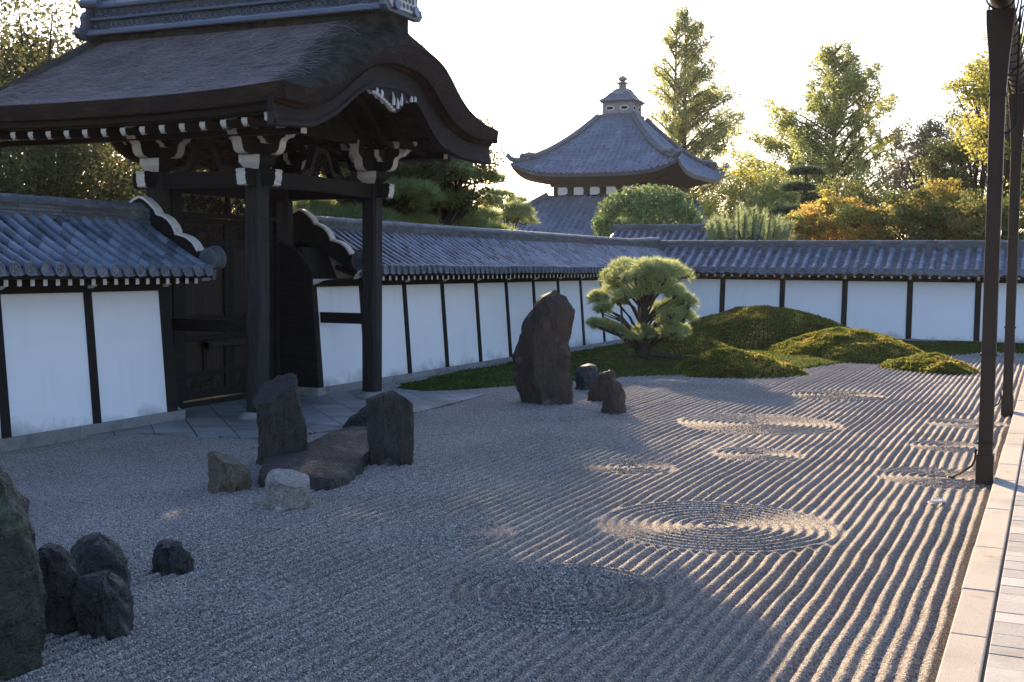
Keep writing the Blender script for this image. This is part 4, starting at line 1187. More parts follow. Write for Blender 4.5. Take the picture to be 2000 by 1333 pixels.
make_rock('stone', 'mid', M['rock_dark'], 'dark hump squeezed between the big mossy boulder and the squat black stone', GR, 63, 2.3, .08)
make_rock('boulder', 'big', M['rock_green'], 'huge greenish lichen-covered boulder cut off by the frame', GR, 71, 2.5, .06)

# long flat stone
foot = [(-8.10, 10.85), (-7.88, 10.62), (-7.45, 10.68), (-7.06, 10.84), (-7.14, 11.2), (-7.29, 11.6), (-7.42, 12.0), (-7.63, 12.42), (-7.8, 12.9), (-8.08, 13.4), (-8.3, 14.0), (-8.72, 14.4), (-9.06, 14.3), (-9.0, 13.6), (-8.81, 12.95), (-8.75, 12.3), (-8.66, 11.75), (-8.35, 11.25)]
def flat_stone():
    pts = []
    n = len(foot)
    for i in range(n):
        a, b = np.array(foot[i]), np.array(foot[(i + 1) % n])
        for k in range(8): pts.append(a + (b - a) * k / 8)
    pts = np.array(pts)
    for _ in range(3): pts = (np.roll(pts, 1, 0) + 2 * pts + np.roll(pts, -1, 0)) / 4
    c = pts.mean(0)
    # straight spine down the middle keeps the top from folding
    sp = np.stack([np.interp(pts[:, 1], [10.6, 14.4], [-7.7, -8.85]), np.clip(pts[:, 1], 11.0, 14.1)], 1)
    g = MB(); V = []
    prof = [(1.0, -.1), (1.015, .03), (1.0, .10), (.985, .15), (.955, .185), (.86, .2), (.6, .205), (.3, .21), (.05, .21), (0.0, .21)]
    for s, z in prof:
        for (p, q) in zip(pts, sp):
            x, y = q + (p - q) * s
            up = -.035 + .03 * max(0, (y - 11.5) / 3)
            nz = mn.fractal(Vector((x * 2.5, y * 1.6, z * 5)), 1, 2, 4)
            nr = mn.ridged_multi_fractal(Vector((x * 4, y * 4, z * 16 + 3)), 1, 2, 4, 1, 2) - 1.2
            dv = np.array([x, y]) - q; L_ = np.linalg.norm(dv) + 1e-6
            step = 0
            x, y = np.array([x, y]) + dv / L_ * nr * .03 * (s > .5)
            V.append((x, y, z + (nz * .03 + up + step) * (z > .02)))
    N = len(pts); Fs = [(i * N + k, i * N + (k + 1) % N, (i + 1) * N + (k + 1) % N, (i + 1) * N + k) for i in range(len(prof) - 1) for k in range(N)]
    g.add(V, Fs, M['rock_streak'])
    return tag(g.build('flat_stone', smooth=True, angle=34, loc=(-8, 12, 0)), 'long dark flat stone lying between two upright stones', 'stone', GR)
flat_stone()

# ------------------------------------------------------------------ foliage helpers
def leaf_quads(centers, normals, size, aspect=1.0, jitter=.35):
    """one quad per centre; returns verts, faces"""
    n = len(centers)
    a = rng.normal(size=(n, 3)); a -= (a * normals).sum(1, keepdims=True) * normals
    a /= np.linalg.norm(a, axis=1, keepdims=True) + 1e-9
    b = np.cross(normals, a)
    s = size * (1 + (rng.random(n) - .5) * 2 * jitter)
    a = a * s[:, None] * .5; b = b * (s * aspect)[:, None] * .5
    fold = normals * (s * .18)[:, None]
    V = np.stack([centers - a, centers - b * .9 + fold, centers + a, centers + b * .9 + fold], 1).reshape(-1, 3)
    Fq = np.arange(4 * n).reshape(n, 4)
    return V, Fq
def unit(n):
    v = rng.normal(size=(n, 3)); return v / np.linalg.norm(v, axis=1, keepdims=True)
def clump(c, r, n, shell=.35):
    """points in an ellipsoid, denser near its surface"""
    u = unit(n); rad = (1 - shell * rng.random(n) ** 1.5 * 2).clip(.05, 1)
    rad = np.where(rng.random(n) < .3, rng.random(n) ** .5, rad)
    return np.asarray(c) + u * rad[:, None] * np.asarray(r), u
def crown_from(points, normals, size, mat, parent, aspect=.6, up=.3, name='crown'):
    nm = normals * .6 + unit(len(points)) * .8 + np.array([0, 0, up])
    nm /= np.linalg.norm(nm, axis=1, keepdims=True)
    V, Fq = leaf_quads(points, nm, size, aspect)
    return fast_mesh(name, V, Fq, [mat], parent)
# ------------------------------------------------------------------ moss mounds
def mound(cx, cy, ra, rb, h, label, rot=YAW, seed=0, skew=(0, 0), px=1.5):
    NR, NA = 60, 160
    V, Fs = [], []
    for i in range(NR + 1):
        q = (i / NR)
        for k in range(NA):
            t = 2 * math.pi * k / NA
            e = 1 + .06 * math.sin(2 * t + seed) + .04 * math.sin(3 * t + seed * 2)
            u, v = q * math.cos(t) * ra * e, q * math.sin(t) * rb * e
            z = h * (1 - q ** 1.8) ** 1.05
            u += skew[0] * (1 - q) ** 1; v += skew[1] * (1 - q)
            X = cx + u * math.cos(rot) - v * math.sin(rot); Y = cy + u * math.sin(rot) + v * math.cos(rot)
            n = mn.fractal(Vector((X * 1.5, Y * 1.5, seed)), 1, 2, 5)
            n2 = mn.ridged_multi_fractal(Vector((X * 5, Y * 5, seed)), 1, 2, 4, 1, 2)
            V.append((X, Y, -.06 + z + (n * .085 + (n2 - 1.2) * .022 + random.uniform(-.008, .008)) * min(1, (1 - q) * 6 + .25)))
    for i in range(NR):
        for k in range(NA):
            Fs.append((i * NA + k, i * NA + (k + 1) % NA, (i + 1) * NA + (k + 1) % NA, (i + 1) * NA + k))
    g = MB(); g.add(V, Fs, M['moss'])
    o = tag(g.build('moss_mound', smooth=True, angle=180, loc=(cx, cy, 0)), label, 'mound', 'moss mounds')
    Va = np.array(V); k = int(3400 * ra * rb)
    qi = np.sqrt(rng.random(k)) * NR; ti = rng.random(k) * NA
    idx = np.minimum(qi.astype(int), NR - 1) * NA + np.minimum(ti.astype(int), NA - 1)
    pc = Va[idx] * (1 - (qi % 1))[:, None] + Va[np.minimum(idx + NA, len(Va) - 1)] * (qi % 1)[:, None]
    pc[:, :2] += (rng.random((k, 2)) - .5) * .08
    pc[:, 2] += .018
    nm = unit(k); nm[:, 2] *= .35; nm /= np.linalg.norm(nm, axis=1, keepdims=True)
    TV, TF = leaf_quads(pc, nm, .05, .9)
    tf = fast_mesh('moss_tufts', TV, TF, [M['tuft']], o); tf['kind'] = 'stuff'
    return o
mound(-6.75, 27.35, 1.6, 1.85, .60, 'low moss mound at the gravel edge nearest the pine, sunlit along one flank', seed=1)
mound(-5.25, 34.1, 2.3, 3.0, .83, 'broad golden moss mound between the big dark one and the smallest', seed=2)
mound(-2.72, 30.75, 1.13, 1.55, .45, 'smallest moss mound, set apart in the raked gravel near the downspout', seed=3)
mound(-8.2, 36.8, 3.9, 2.5, 1.31, 'largest moss mound, dark green, right against the far white wall', seed=4)
mound(-9.35, 31.9, 1.9, 1.3, .66, 'shaded moss mound close behind the pine trunk', seed=5)

GT = 'trees beyond the walls'
def spire_tree(x, y, h, base, wid, mat, label, seed, trunks=1, dens=1.0, gap=.3, leafsize=.26, peak=.28):
    """ascending-branch conifer with feathery clumps"""
    rr = random.Random(seed)
    root = thing('conifer_tree', (x, y, 0), label, 'tree', GT)
    tb = MB(); pts_, nrm = [], []
    for tk in range(trunks):
        ox = (tk - (trunks - 1) / 2) * wid * .16
        top = Vector((x + ox * .8, y, h * (1 if tk == 0 else .97)))
        tb.tube([(x + ox * .3, y, -.2), (x + ox, y, h * .3), (x + ox, y, h * .6), top], [h * .016, h * .012, h * .007, .02], M['trunk'], 8)
        nb = int(104 / trunks ** .5)
        for i in range(nb):
            q = (i + rr.random()) / nb
            z0 = base + (h * .97 - base) * q ** .9
            f = (z0 - base) / (h - base)
            env = 1.45 * wid * (min(1, (1 - f) / (1 - peak)) ** .75 if f > peak else .78 + .22 * f / peak)
            L_ = env * rr.uniform(.62, 1.08) * (1.0 if trunks == 1 else .85)
            az = rr.uniform(0, 2 * math.pi)
            rise = rr.uniform(.55, 1.0) * (1 - .3 * f)
            if rr.random() < gap * .35: continue
            p0 = Vector((x + ox, y, max(.5, z0 - L_ * rise * .55)))
            p2 = Vector((x + ox + math.cos(az) * L_, y + math.sin(az) * L_, z0 + L_ * rise * .35))
            p1 = (p0 + p2) / 2 + Vector((0, 0, L_ * .08))
            tb.tube([p0, p1, p2], [h * .0038 + .01, h * .0022 + .008, .008], M['trunk'], 5)
            nc_ = max(4, int(L_ * 3.2))
            for c in range(nc_):
                t = .22 + .78 * (c + rr.random()) / nc_
                pc = (p0 * (1 - t) ** 2 + p1 * 2 * t * (1 - t) + p2 * t * t)
                rad = rr.uniform(.28, .60) * (h / 20) ** .5
                pc = pc + Vector((rr.gauss(0, .25), rr.gauss(0, .25), rr.gauss(0, .2) - .1))
                P_, N_ = clump(pc, (rad, rad, rad * 1.25), int(40 * dens))
                pts_.append(P_); nrm.append(N_)
    tb.build('trunk', root, smooth=True)
    crown_from(np.concatenate(pts_), np.concatenate(nrm), leafsize, mat, root, .5, .0)
    return root
def round_tree(x, y, h, rx, rz, mat, label, seed, nclump=60, dens=60, leafsize=.22, base=None, name='broadleaf_tree', mats=None, cr=(.55, 1.0), flat=.75, lean=(0, 0), group=GT, fill=.5):
    """spreading tree: limbs to clumps over an ellipsoid crown"""
    rr = random.Random(seed)
    root = thing(name, (x, y, 0), label, 'tree', group)
    tb = MB(); pts_, nrm = [], []
    zc = h - rz
    fork = Vector((x, y, max(.6, (base if base is not None else zc - rz * .9))))
    tb.tube([(x, y, -.2), (x + rr.uniform(-.1, .1), y, fork.z * .6), fork], [h * .028, h * .022, h * .018], M['trunk'], 9)
    for i in range(nclump):
        u = Vector((rr.gauss(0, 1), rr.gauss(0, 1), rr.gauss(0, 1))).normalized()
        if u.z < -.55: u.z *= -.6
        f = rr.uniform(fill, .92)
        c = Vector((x + lean[0] + u.x * rx * f, y + lean[1] + u.y * rx * f, zc + u.z * rz * f))
        r = rr.uniform(*cr) * (rx / 3.2)
        P_, N_ = clump(c, (r, r, r * flat), int(dens))
        pts_.append(P_); nrm.append(N_)
        if i % 2 == 0:
            m = (fork + c) / 2 + Vector((rr.gauss(0, .2), rr.gauss(0, .2), .25))
            tb.tube([fork, m, c], [h * .009 + .01, h * .005 + .008, .01], M['trunk'], 5)
    tb.build('trunk', root, smooth=True)
    crown_from(np.concatenate(pts_), np.concatenate(nrm), leafsize, mat, root, .65, .25)
    return root
def needle_tufts(centers, dirs, n, length, width):
    """n needles per tuft, thin triangles"""
    K = len(centers)
    c = np.repeat(centers, n, 0); d = np.repeat(dirs, n, 0)
    v = d * .7 + unit(K * n) * .85
    v /= np.linalg.norm(v, axis=1, keepdims=True)
    s = np.cross(v, unit(K * n)); s /= np.linalg.norm(s, axis=1, keepdims=True) + 1e-9
    L_ = length * (.7 + .6 * rng.random(K * n))[:, None]
    V = np.stack([c - s * width / 2, c + s * width / 2, c + v * L_], 1).reshape(-1, 3)
    return V, np.arange(3 * K * n).reshape(-1, 3)
def pine_tree(x, y, z0, h, pads, mat, label, seed, tufts=140, nper=12, length=.12, width=.012, trunk_r=.16, trunk=None, name='pine_tree', group=None, limbs=None, tmat=None, upb=.7, lk=.42):
    """pads: (dx,dy,dz, rx,ry,rz) cloud pads of needle tufts on bent limbs"""
    rr = random.Random(seed)
    root = thing(name, (x, y, z0), label, 'tree', group)
    tb = MB()
    tr = trunk or [(0, 0, -.3), (.02, 0, h * .3), (-.03, 0, h * .55), (0, 0, h * .8)]
    tb.tube([(x + a, y + b, z0 + c) for a, b, c in tr], [trunk_r * (1 - .75 * i / (len(tr) - 1)) for i in range(len(tr))], tmat or M['trunk'], 10)
    C_, D_ = [], []
    for (dx, dy, dz, rx, ry, rz) in pads:
        c = np.array([x + dx, y + dy, z0 + dz])
        zs = max(.15, min(dz - .12 * h, h * .8))
        q = min(len(tr) - 1, max(1, int(zs / (h * .8) * (len(tr) - 1))))
        a = Vector((x + tr[q][0], y + tr[q][1], z0 + min(zs, tr[q][2])))
        m = (a + Vector(c)) / 2 + Vector((rr.gauss(0, .05) * h * .3, rr.gauss(0, .05) * h * .3, .04 * h))
        e = Vector(c) + Vector((0, 0, -rz * .4))
        tb.tube([a, m, e], [trunk_r * lk, trunk_r * lk * .62, trunk_r * lk * .25], tmat or M['trunk'], 6)
        k = int(tufts * max(.4, rx * ry * 3))
        u = unit(k); u[:, 2] = np.where(u[:, 2] < -.25, -u[:, 2], u[:, 2])
        rad = (.35 + .65 * rng.random(k) ** .5)
        P_ = c + u * rad[:, None] * np.array([rx, ry, rz])
        C_.append(P_); D_.append(u * .8 + np.array([0, 0, upb]))
        for _ in range(5):
            p = Vector(P_[rr.randrange(k)])
            tb.tube([e, (e + p) / 2 + Vector((0, 0, .02)), p], [trunk_r * .12, trunk_r * .09, .005], tmat or M['trunk'], 4)
    tb.build('trunk', root, smooth=True)
    C_, D_ = np.concatenate(C_), np.concatenate(D_)
    D_ /= np.linalg.norm(D_, axis=1, keepdims=True)
    V, Fq = needle_tufts(C_, D_, nper, length, width)
    fast_mesh('crown', V, Fq, [mat], root)
    return root

# ------------------------------------------------------------------ short moss fuzz over the flat moss
k = 60000
pj = (rng.random(k) ** .8 * (VX.shape[0] - 1)).astype(int); pi_ = (rng.random(k) * 175).astype(int)
pc = np.stack([VX[pj, pi_], VY[pj, pi_], VZ[pj, pi_] + .008], 1); pc[:, :2] += (rng.random((k, 2)) - .5) * np.array([.1, .25])
nm = unit(k); nm[:, 2] *= .35; nm /= np.linalg.norm(nm, axis=1, keepdims=True)
TV, TF = leaf_quads(pc, nm, .04, .9)
tag(fast_mesh('moss', TV, TF, [M['tuft_flat']]), kind='stuff')

# ------------------------------------------------------------------ garden pine
px_ = lambda r, dpt, z, a, b, c: (r * .909 - dpt * .416, r * .416 + dpt * .909, z, a, b, c)
rq = random.Random(2)
gp = [(.24, 2.24, .52, .24), (-.36, 2.10, .48, .24), (.78, 2.02, .42, .28), (-.77, 1.86, .38, .22), (0, 1.96, .45, .26), (.42, 1.84, .42, .24), (.95, 1.43, .30, .22), (.65, 1.30, .34, .18),
      (.90, .94, .42, .2), (1.08, .70, .30, .15), (.54, .90, .3, .15), (-1.02, 1.46, .28, .24), (-.93, 1.24, .26, .15), (-1.05, .72, .3, .15), (-.72, .78, .28, .13), (-.56, 1.36, .22, .14), (-1.27, .9, .14, .06), (.62, .60, .5, .13), (.05, .62, .36, .13), (.2, 1.55, .3, .16)]
pads = []
for i, (r, z, a, c) in enumerate(gp):
    dd = (-.35, .4, .05, .65, -.6, .2)[i % 6] * (.8 if z > 1.2 else .6)
    for k in range(2):
        f = rq.uniform(.68, .98)
        pads.append(px_(r + rq.uniform(-.4, .4) * a, dd + rq.uniform(-.5, .5) * a, z + rq.uniform(-.5, .5) * c, a * f, a * f * rq.uniform(.8, 1.2), c * rq.uniform(.8, 1.4)))
for r, z, a, c in ((-.3, 2.0, .5, .26), (.5, 2.0, .5, .26), (.1, 1.7, .45, .22), (.75, 1.15, .42, .2), (-.6, 1.6, .4, .2), (.85, 1.65, .3, .2), (.8, .72, .45, .16), (-.35, .6, .3, .12)):
    pads.append(px_(r, .75, z, a, a, c)); pads.append(px_(r * .8, -.6, z - .05, a * .8, a * .8, c))
gpine = pine_tree(-9.25, 28.0, .2, 2.4, pads, M['needle_lit'], 'bushy sunlit garden pine with a gnarled trunk, growing on moss beside the tall standing stone', 3, tufts=290, nper=10, length=.13, width=.012, trunk_r=.24,
          trunk=[(0, 0, -.25), (.03, 0, .1), (-.04, .02, .45), (-.02, 0, .8), (.03, .02, 1.2), (.06, 0, 1.7)], group='', tmat=M['old_trunk'], upb=.35, lk=.17)
b = MB()
for (r, dp, r2, dp2) in ((.25, -.2, .9, -.5), (.3, -.1, 1.35, -.1), (-.2, -.25, -.9, -.35), (.6, -.3, 1.0, .1), (-.1, -.3, .2, -.9)):
    p0 = (-9.25 + r * .3 * .909 - dp * .3 * .416, 28.0 + r * .3 * .416 + dp * .3 * .909, .36)
    p1 = (-9.25 + r * .909 - dp * .416, 28.0 + r * .416 + dp * .909, .30)
    p2 = (-9.25 + r2 * .909 - dp2 * .416, 28.0 + r2 * .416 + dp2 * .909, .26)
    b.tube([p0, p1, p2], [.09, .05, .02], M['old_trunk'], 7)
b.build('root', gpine, smooth=True)

# ------------------------------------------------------------------ downspouts, gutter and eave of the hall
def downspout(y, label):
    x = -.66
    root = thing('downspout', (x, y, 0), label, 'downspout', 'downspouts along the kerb')
    b = MB()
    h = .078
    def ring(z, hx, hy): return [(x - hx, y - hy, z), (x + hx, y - hy, z), (x + hx, y + hy, z), (x - hx, y + hy, z)]
    def loft(b, secs, mat):
        vs = [p for s in secs for p in s]; n = len(secs)
        b.add(vs, [(i * 4 + k, i * 4 + (k + 1) % 4, i * 4 + 4 + (k + 1) % 4, i * 4 + 4 + k) for i in range(n - 1) for k in range(4)] + [(3, 2, 1, 0), tuple(range(4 * n - 4, 4 * n))], mat)
    loft(b, [ring(.3, h, h), ring(2.6, h, h), ring(4.45, .085, .085), ring(4.9, .11, .10), ring(5.25, .145, .12), ring(5.40, .15, .13)], M['copper'])
    b.build('pipe', root, bevel=.008)
    for z in (.50, 1.52, 3.48, 4.46):
        b = MB(); w0 = .092 if z < 4 else .1
        b.box(x - w0, x + w0, y - w0, y + w0, z - .014, z + .014, M['copper']); b.build('collar', root, bevel=.004)
    b = MB(); b.box(x - .095, x + .095, y - .095, y + .095, -.06, .37, M['copper']); b.build('base_sleeve', root, bevel=.008)
    b = MB()
    b.tube([(x - .10, y - .02, .42), (x - .11, y - .02, .30), (x - .14, y + .0, .22), (x - .28, y + .1, .10), (x - .38, y + .18, .035)], .013, M['copper'], 6)
    b.tube([(x - .38 + .035 * math.cos(a), y + .18 + .035 * math.sin(a), .04) for a in [i * .7 for i in range(9)]], .008, M['iron'], 5)
    b.build('drain_spout', root, smooth=True)
    # stepped bracket rods holding the funnel
    b = MB()
    for z in (4.05, 4.7):
        b.tube([(x - .11, y, z), (x + .12, y, z - .02), (x + .2, y, z + .08), (x + .2, y, z + .7), (x + .45, y, z + .95)], .014, M['iron'], 6)
    b.build('bracket_rod', root, smooth=True)
downspout(14.6, 'nearer square brown downspout with flared head, a bent spout at its foot by the kerb')
downspout(21.6, 'farther square brown downspout with a flared head, seen past the nearer one')
gt = thing('gutter', (-.66, 14, 5.5), 'brown copper half-round gutter on black hooks, running over the two downspouts', 'gutter')
b = MB()
r = .13
ysg = np.linspace(4, 23, 39)
rows = [[(-.66 + rr_ * math.cos(a), yy, 5.56 + rr_ * math.sin(a)) for rr_, a in [(r, math.pi + i * math.pi / 10) for i in range(11)] + [(r * .92, 2 * math.pi - i * math.pi / 10) for i in range(11)]] for yy in ysg]
b.grid(rows, M['copper']); b.build('trough', gt, smooth=True, angle=60)
for yy in np.arange(5.2, 23, .62):
    b = MB()
    b.tube([(-.80, yy, 5.60)] + [(-.66 + .155 * math.cos(a), yy, 5.55 + .155 * math.sin(a)) for a in [math.pi + i * math.pi / 8 for i in range(9)]] + [(-.48, yy, 5.75), (-.36, yy, 5.80)], .011, M['iron'], 5)
    b.build('hook', gt, smooth=True)
ev = thing('hall_eave', (1.5, 14, 6), 'dark wooden eave of the hall overhanging the kerb', 'eave')
b = MB()
b.hexa([(-.45, -3, 5.78), (3.4, -3, 6.6), (3.4, 24, 6.6), (-.45, 24, 5.78), (-.45, -3, 5.98), (3.4, -3, 7.6), (3.4, 24, 7.6), (-.45, 24, 5.98)], M['timber_x'])
b.build('roof', ev)
for i in range(56):
    y = -2 + i * .46
    b = MB(); b.hexa([(-.40, y, 5.69), (3.3, y, 6.47), (3.3, y + .09, 6.47), (-.40, y + .09, 5.69), (-.40, y, 5.785), (3.3, y, 6.57), (3.3, y + .09, 6.57), (-.40, y + .09, 5.785)], M['timber_x']); b.build('rafter', ev)

b = MB()
b.hexa([(-1.14, 13.02, .045), (-.98, 13.12, .035), (-.95, 13.07, .06), (-1.12, 12.99, .055), (-1.13, 13.02, .058), (-.98, 13.11, .05), (-.96, 13.08, .075), (-1.12, 13.0, .068)], M['white'])
b.add([(-1.09, 13.05, .06), (-1.0, 13.1, .065), (-1.03, 13.03, .115), (-1.08, 13.0, .10)], [(0, 1, 2, 3)], M['white'])
tag(b.build('scrap', loc=(-1.04, 13.05, 0)), 'small white scrap lying on the sunlit gravel ridges', 'litter')

# ------------------------------------------------------------------ two-storey temple hall behind the wall
TX, TY = -20.95, 59.45
hall = thing('temple_tower', (TX, TY, 0), 'square two-tiered temple tower with blue-grey tiled roofs and a stone finial', 'temple')
def hip_roof(name, h0, z0, h1, z1, lift, sag, rows, parent):
    b = MB()
    NV = 18
    def hwz(v, fx):
        hw = h0 + (h1 - h0) * v
        z = z0 + (z1 - z0) * (v + sag * v * (1 - v)) + lift * abs(fx) ** 4 * v ** 3
        return hw, z
    for face in range(4):
        def R(x, y, z):
            for _ in range(face): x, y = -y, x
            return (TX + x, TY + y, z)
        nx = rows * 6
        grid_ = []
        for i in range(NV * 2 + 1):
            v = (i // 2 + (i % 2) * .999) / NV if i < NV * 2 else 1.0
            v = min(1.0, v)
            row = []
            for k in range(nx + 1):
                x = -h1 + 2 * h1 * k / nx
                hw = h0 + (h1 - h0) * v
                xx = max(-hw, min(hw, x))
                _, z = hwz(v, xx / hw)
                ph = (k % 6) / 6
                rip = max(0, math.cos((ph - .5) * math.pi * 1.6)) * .07 if abs(x) < hw else 0
                stepz = .03 * (i % 2)
                row.append(R(xx, -hw, z + rip + stepz))
            grid_.append(row)
        b.grid(grid_, M['tile_far'])
        # eave edge and soffit
        e0 = []; e1 = []; e2 = []
        for k in range(41):
            fx = -1 + 2 * k / 40
            _, z = hwz(1.0, fx)
            e0.append(R(fx * h1, -h1, z + .0)); e1.append(R(fx * (h1 - .04), -h1 + .04, z - .16)); e2.append(R(fx * (h1 - 1.75), -(h1 - 1.75), z1 - .42 - lift * 0))
        b.grid([e0, e1], M['tile_old']); b.grid([e1, e2], M['timber'])
    o = b.build(name, parent, smooth=True, angle=50)
    for face in range(4):
        hb = MB()
        def R(x, y, z):
            for _ in range(face): x, y = -y, x
            return (TX + x, TY + y, z)
        for va, vb, rad in ((0, .86, .17), (.78, 1.02, .14)):
            pts = []
            for i in range(13):
                v = va + (vb - va) * i / 12
                hw, z = hwz(min(v, 1), 1)
                hw = h0 + (h1 - h0) * v
                pts.append(R(hw, -hw, z + .10 + (.16 if va == 0 and i > 10 else 0) * 1 + (.22 * ((v - .9) / .12) ** 2 if v > .9 else 0)))
            hb.tube(pts, [rad] * 12 + [rad * .75], M['tile_old'], 8)
            px, py, pz = pts[-1]
            hb.tube([(px, py, pz - .05), (px, py, pz + .10), pts[-1][:2] + (pz + .2,)], [rad * 1.15, rad * .9, .02], M['tile_old'], 8)
        hb.build('hip_ridge', o, smooth=True)
    return o
hip_roof('upper_roof', .95, 10.15, 4.42, 7.02, .62, .30, 30, hall)
hip_roof('lower_roof', 2.95, 5.98, 6.9, 3.45, .5, .22, 40, hall)
b = MB(); b.box(TX - 2.72, TX + 2.72, TY - 2.72, TY + 2.72, 5.7, 7.0, M['timber']); b.box(TX - 2.9, TX + 2.9, TY - 2.9, TY + 2.9, 5.97, 6.06, M['timber_x']); b.box(TX - 2.85, TX + 2.85, TY - 2.85, TY + 2.85, 6.50, 6.62, M['timber_x'])
for k in range(3): b.box(TX - 2.85 - k * .28, TX + 2.85 + k * .28, TY - 2.85 - k * .28, TY + 2.85 + k * .28, 6.63 + k * .1, 6.70 + k * .1, M['timber'])
b.build('upper_storey', hall)
b = MB(); b.box(TX - 5, TX + 5, TY - 5, TY + 5, -.2, 3.6, M['plaster']); b.build('lower_storey', hall)
for face in range(4):
    for k in range(6):
        b = MB()
        c = (k - 2.5) * .88; p = -2.735
        def R(x, y, z):
            for _ in range(face): x, y = -y, x
            return (TX + x, TY + y, z)
        sgn = -1 if k % 2 else 1
        pts = [(c - .26, 6.08), (c + .26 - (.16 if sgn > 0 else 0), 6.08), (c + .26, 6.16), (c + .26, 6.40), (c + .26 - .08, 6.47), (c - .26, 6.47)]
        vs = [R(x, p, z) for x, z in pts] + [R(x, p + .03, z) for x, z in pts]
        b.add(vs, [tuple(range(6)), tuple(range(11, 5, -1))] + [(i, (i + 1) % 6, 6 + (i + 1) % 6, 6 + i) for i in range(6)], M['plaster'])
        b.build('white_panel', hall)
b = MB()
b.box(TX - .92, TX + .92, TY - .92, TY + .92, 10.0, 10.36, M['tile_old']); b.box(TX - .80, TX + .80, TY - .80, TY + .80, 10.36, 11.0, M['granite'])
b.box(TX - .88, TX + .88, TY - .88, TY + .88, 10.93, 11.0, M['tile_old'])
vs = []
for hw, z in ((.98, 11.02), (.95, 11.08), (.70, 11.26), (.52, 11.5)):
    vs += [(TX - hw, TY - hw, z), (TX + hw, TY - hw, z), (TX + hw, TY + hw, z), (TX - hw, TY + hw, z)]
b.add(vs, [(i * 4 + k, i * 4 + (k + 1) % 4, i * 4 + 4 + (k + 1) % 4, i * 4 + 4 + k) for i in range(3) for k in range(4)] + [(3, 2, 1, 0), (12, 13, 14, 15)], M['tile_old'])
b.build('roof_box', hall)
for sx in (-.39, .39):
    for fy in range(4):
        def R(x, y, z):
            for _ in range(fy): x, y = -y, x
            return (TX + x, TY + y, z)
        b = MB()
        def oval(rx, rz, d, mat): b.add([R(sx + rx * math.cos(a), -.802 - d, 10.66 + rz * math.sin(a)) for a in [i * math.pi / 10 for i in range(20)]], [tuple(range(20))], mat)
        oval(.25, .13, .004, M['shell_white']); oval(.19, .085, .01, M['timber'])
        b.build('oval_vent', hall)
b = MB(); b.lathe((TX, TY, 11.45), [(.62, -0.07), (.6, 0.07), (.48, 0.224), (.30, 0.294), (.2, 0.322), (.2, 0.546), (.33, 0.56), (.33, 0.602), (.14, 0.63), (.12, 0.686), (.22, 0.721), (.25, 0.805), (.2, 0.875), (.06, 0.952), (.0, 0.98)], M['granite'], 20)
b.build('finial', hall, smooth=True, angle=45)

hall.scale = (1.4, 1.4, 1.4)
hall.location = (-29.33, 83.23, -1.0)

PH = lambda s, t, z: (s, 47.6 - t, z + .80)
plaster_wall(PH, -17.0, -10.4, [-16.5 + 2.0 * i for i in range(4)], .18, [], 'small tiled roof showing just above the far corner, below the round clipped bush', [(-16.9, -10.6)], .34, rs=(-17.1, -10.5), origin=(-13.5, 47.6, .8))

# ------------------------------------------------------------------ trees and shrubs
spire_tree(-30.6, 102, 25.6, 4.0, 5.8, M['leaf_met'], 'tall narrow twin-trunked conifer with feathery foliage, rising behind the tower finial', 1, trunks=2, dens=1.25, gap=.3, leafsize=.2, peak=.35)
spire_tree(-12.7, 75, 16.5, 3.5, 5.4, M['leaf_met'], 'broad conical pale green conifer with visible ascending limbs, behind the orange maple', 2, dens=1.35, gap=.3, leafsize=.18, peak=.22)
def bush():
    root = thing('clipped_bush', (-16.7, 51.0, 0), 'big round clipped evergreen bush in front of the tower', 'bush')
    b = MB(); b.tube([(-16.7, 51, -.2), (-16.7, 51, 3.4)], [.2, .12], M['trunk'], 8); b.build('trunk', root, smooth=True)
    pts_, nrm = [], []
    rr = random.Random(12)
    for i in range(150):
        u = Vector((rr.gauss(0, 1), rr.gauss(0, 1), rr.gauss(0, 1))).normalized()
        if u.z < -.5: continue
        c = (-16.7 + u.x * 2.05, 51 + u.y * 2.05, 4.35 + u.z * 1.45)
        P_, N_ = clump(c, (.5, .5, .42), 95, .2); pts_.append(P_); nrm.append(N_ * .6 + np.array(u) * .8)
    P_, N_ = clump((-16.7, 51, 4.35), (2.0, 2.0, 1.5), 2500, .1); pts_.append(P_); nrm.append(N_)
    nm = np.concatenate(nrm); nm /= np.linalg.norm(nm, axis=1, keepdims=True)
    crown_from(np.concatenate(pts_), nm, .17, M['leaf_bush'], root, .6, .1)
bush()
def candle_pine():
    root = thing('young_pine', (-10.9, 46.0, 0), 'young pine with long upright shoots just over the far wall', 'tree', GT)
    rr = random.Random(6); b = MB()
    b.tube([(-10.9, 46, -.2), (-10.9, 46, 3.2)], [.12, .06], M['trunk'], 8)
    C_, D_ = [], []
    for i in range(46):
        x = -10.85 + rr.uniform(-1.65, 1.6); y = 46 + rr.uniform(-.9, .9)
        top = 4.9 - .75 * abs(x + 11.0) / 1.5 + rr.uniform(-.55, .25) - .2 * abs(y - 46)
        z0 = top - rr.uniform(.7, 1.3)
        lean = (x + 10.9) * .22
        p0, p1 = Vector((x - lean * .5, y, z0)), Vector((x + lean * .3, y, top))
        b.tube([(-10.9, 46, 2.6), p0, p1], [.04, .03, .012], M['trunk'], 5)
        for k in range(26):
            t = k / 25
            C_.append(p0.lerp(p1, t)); d = (p1 - p0).normalized(); D_.append(d)
    b.build('trunk', root, smooth=True)
    V, Fq = needle_tufts(np.array(C_), np.array(D_), 13, .24, .022)
    fast_mesh('crown', V, Fq, [M['needle_tip']], root)
candle_pine()
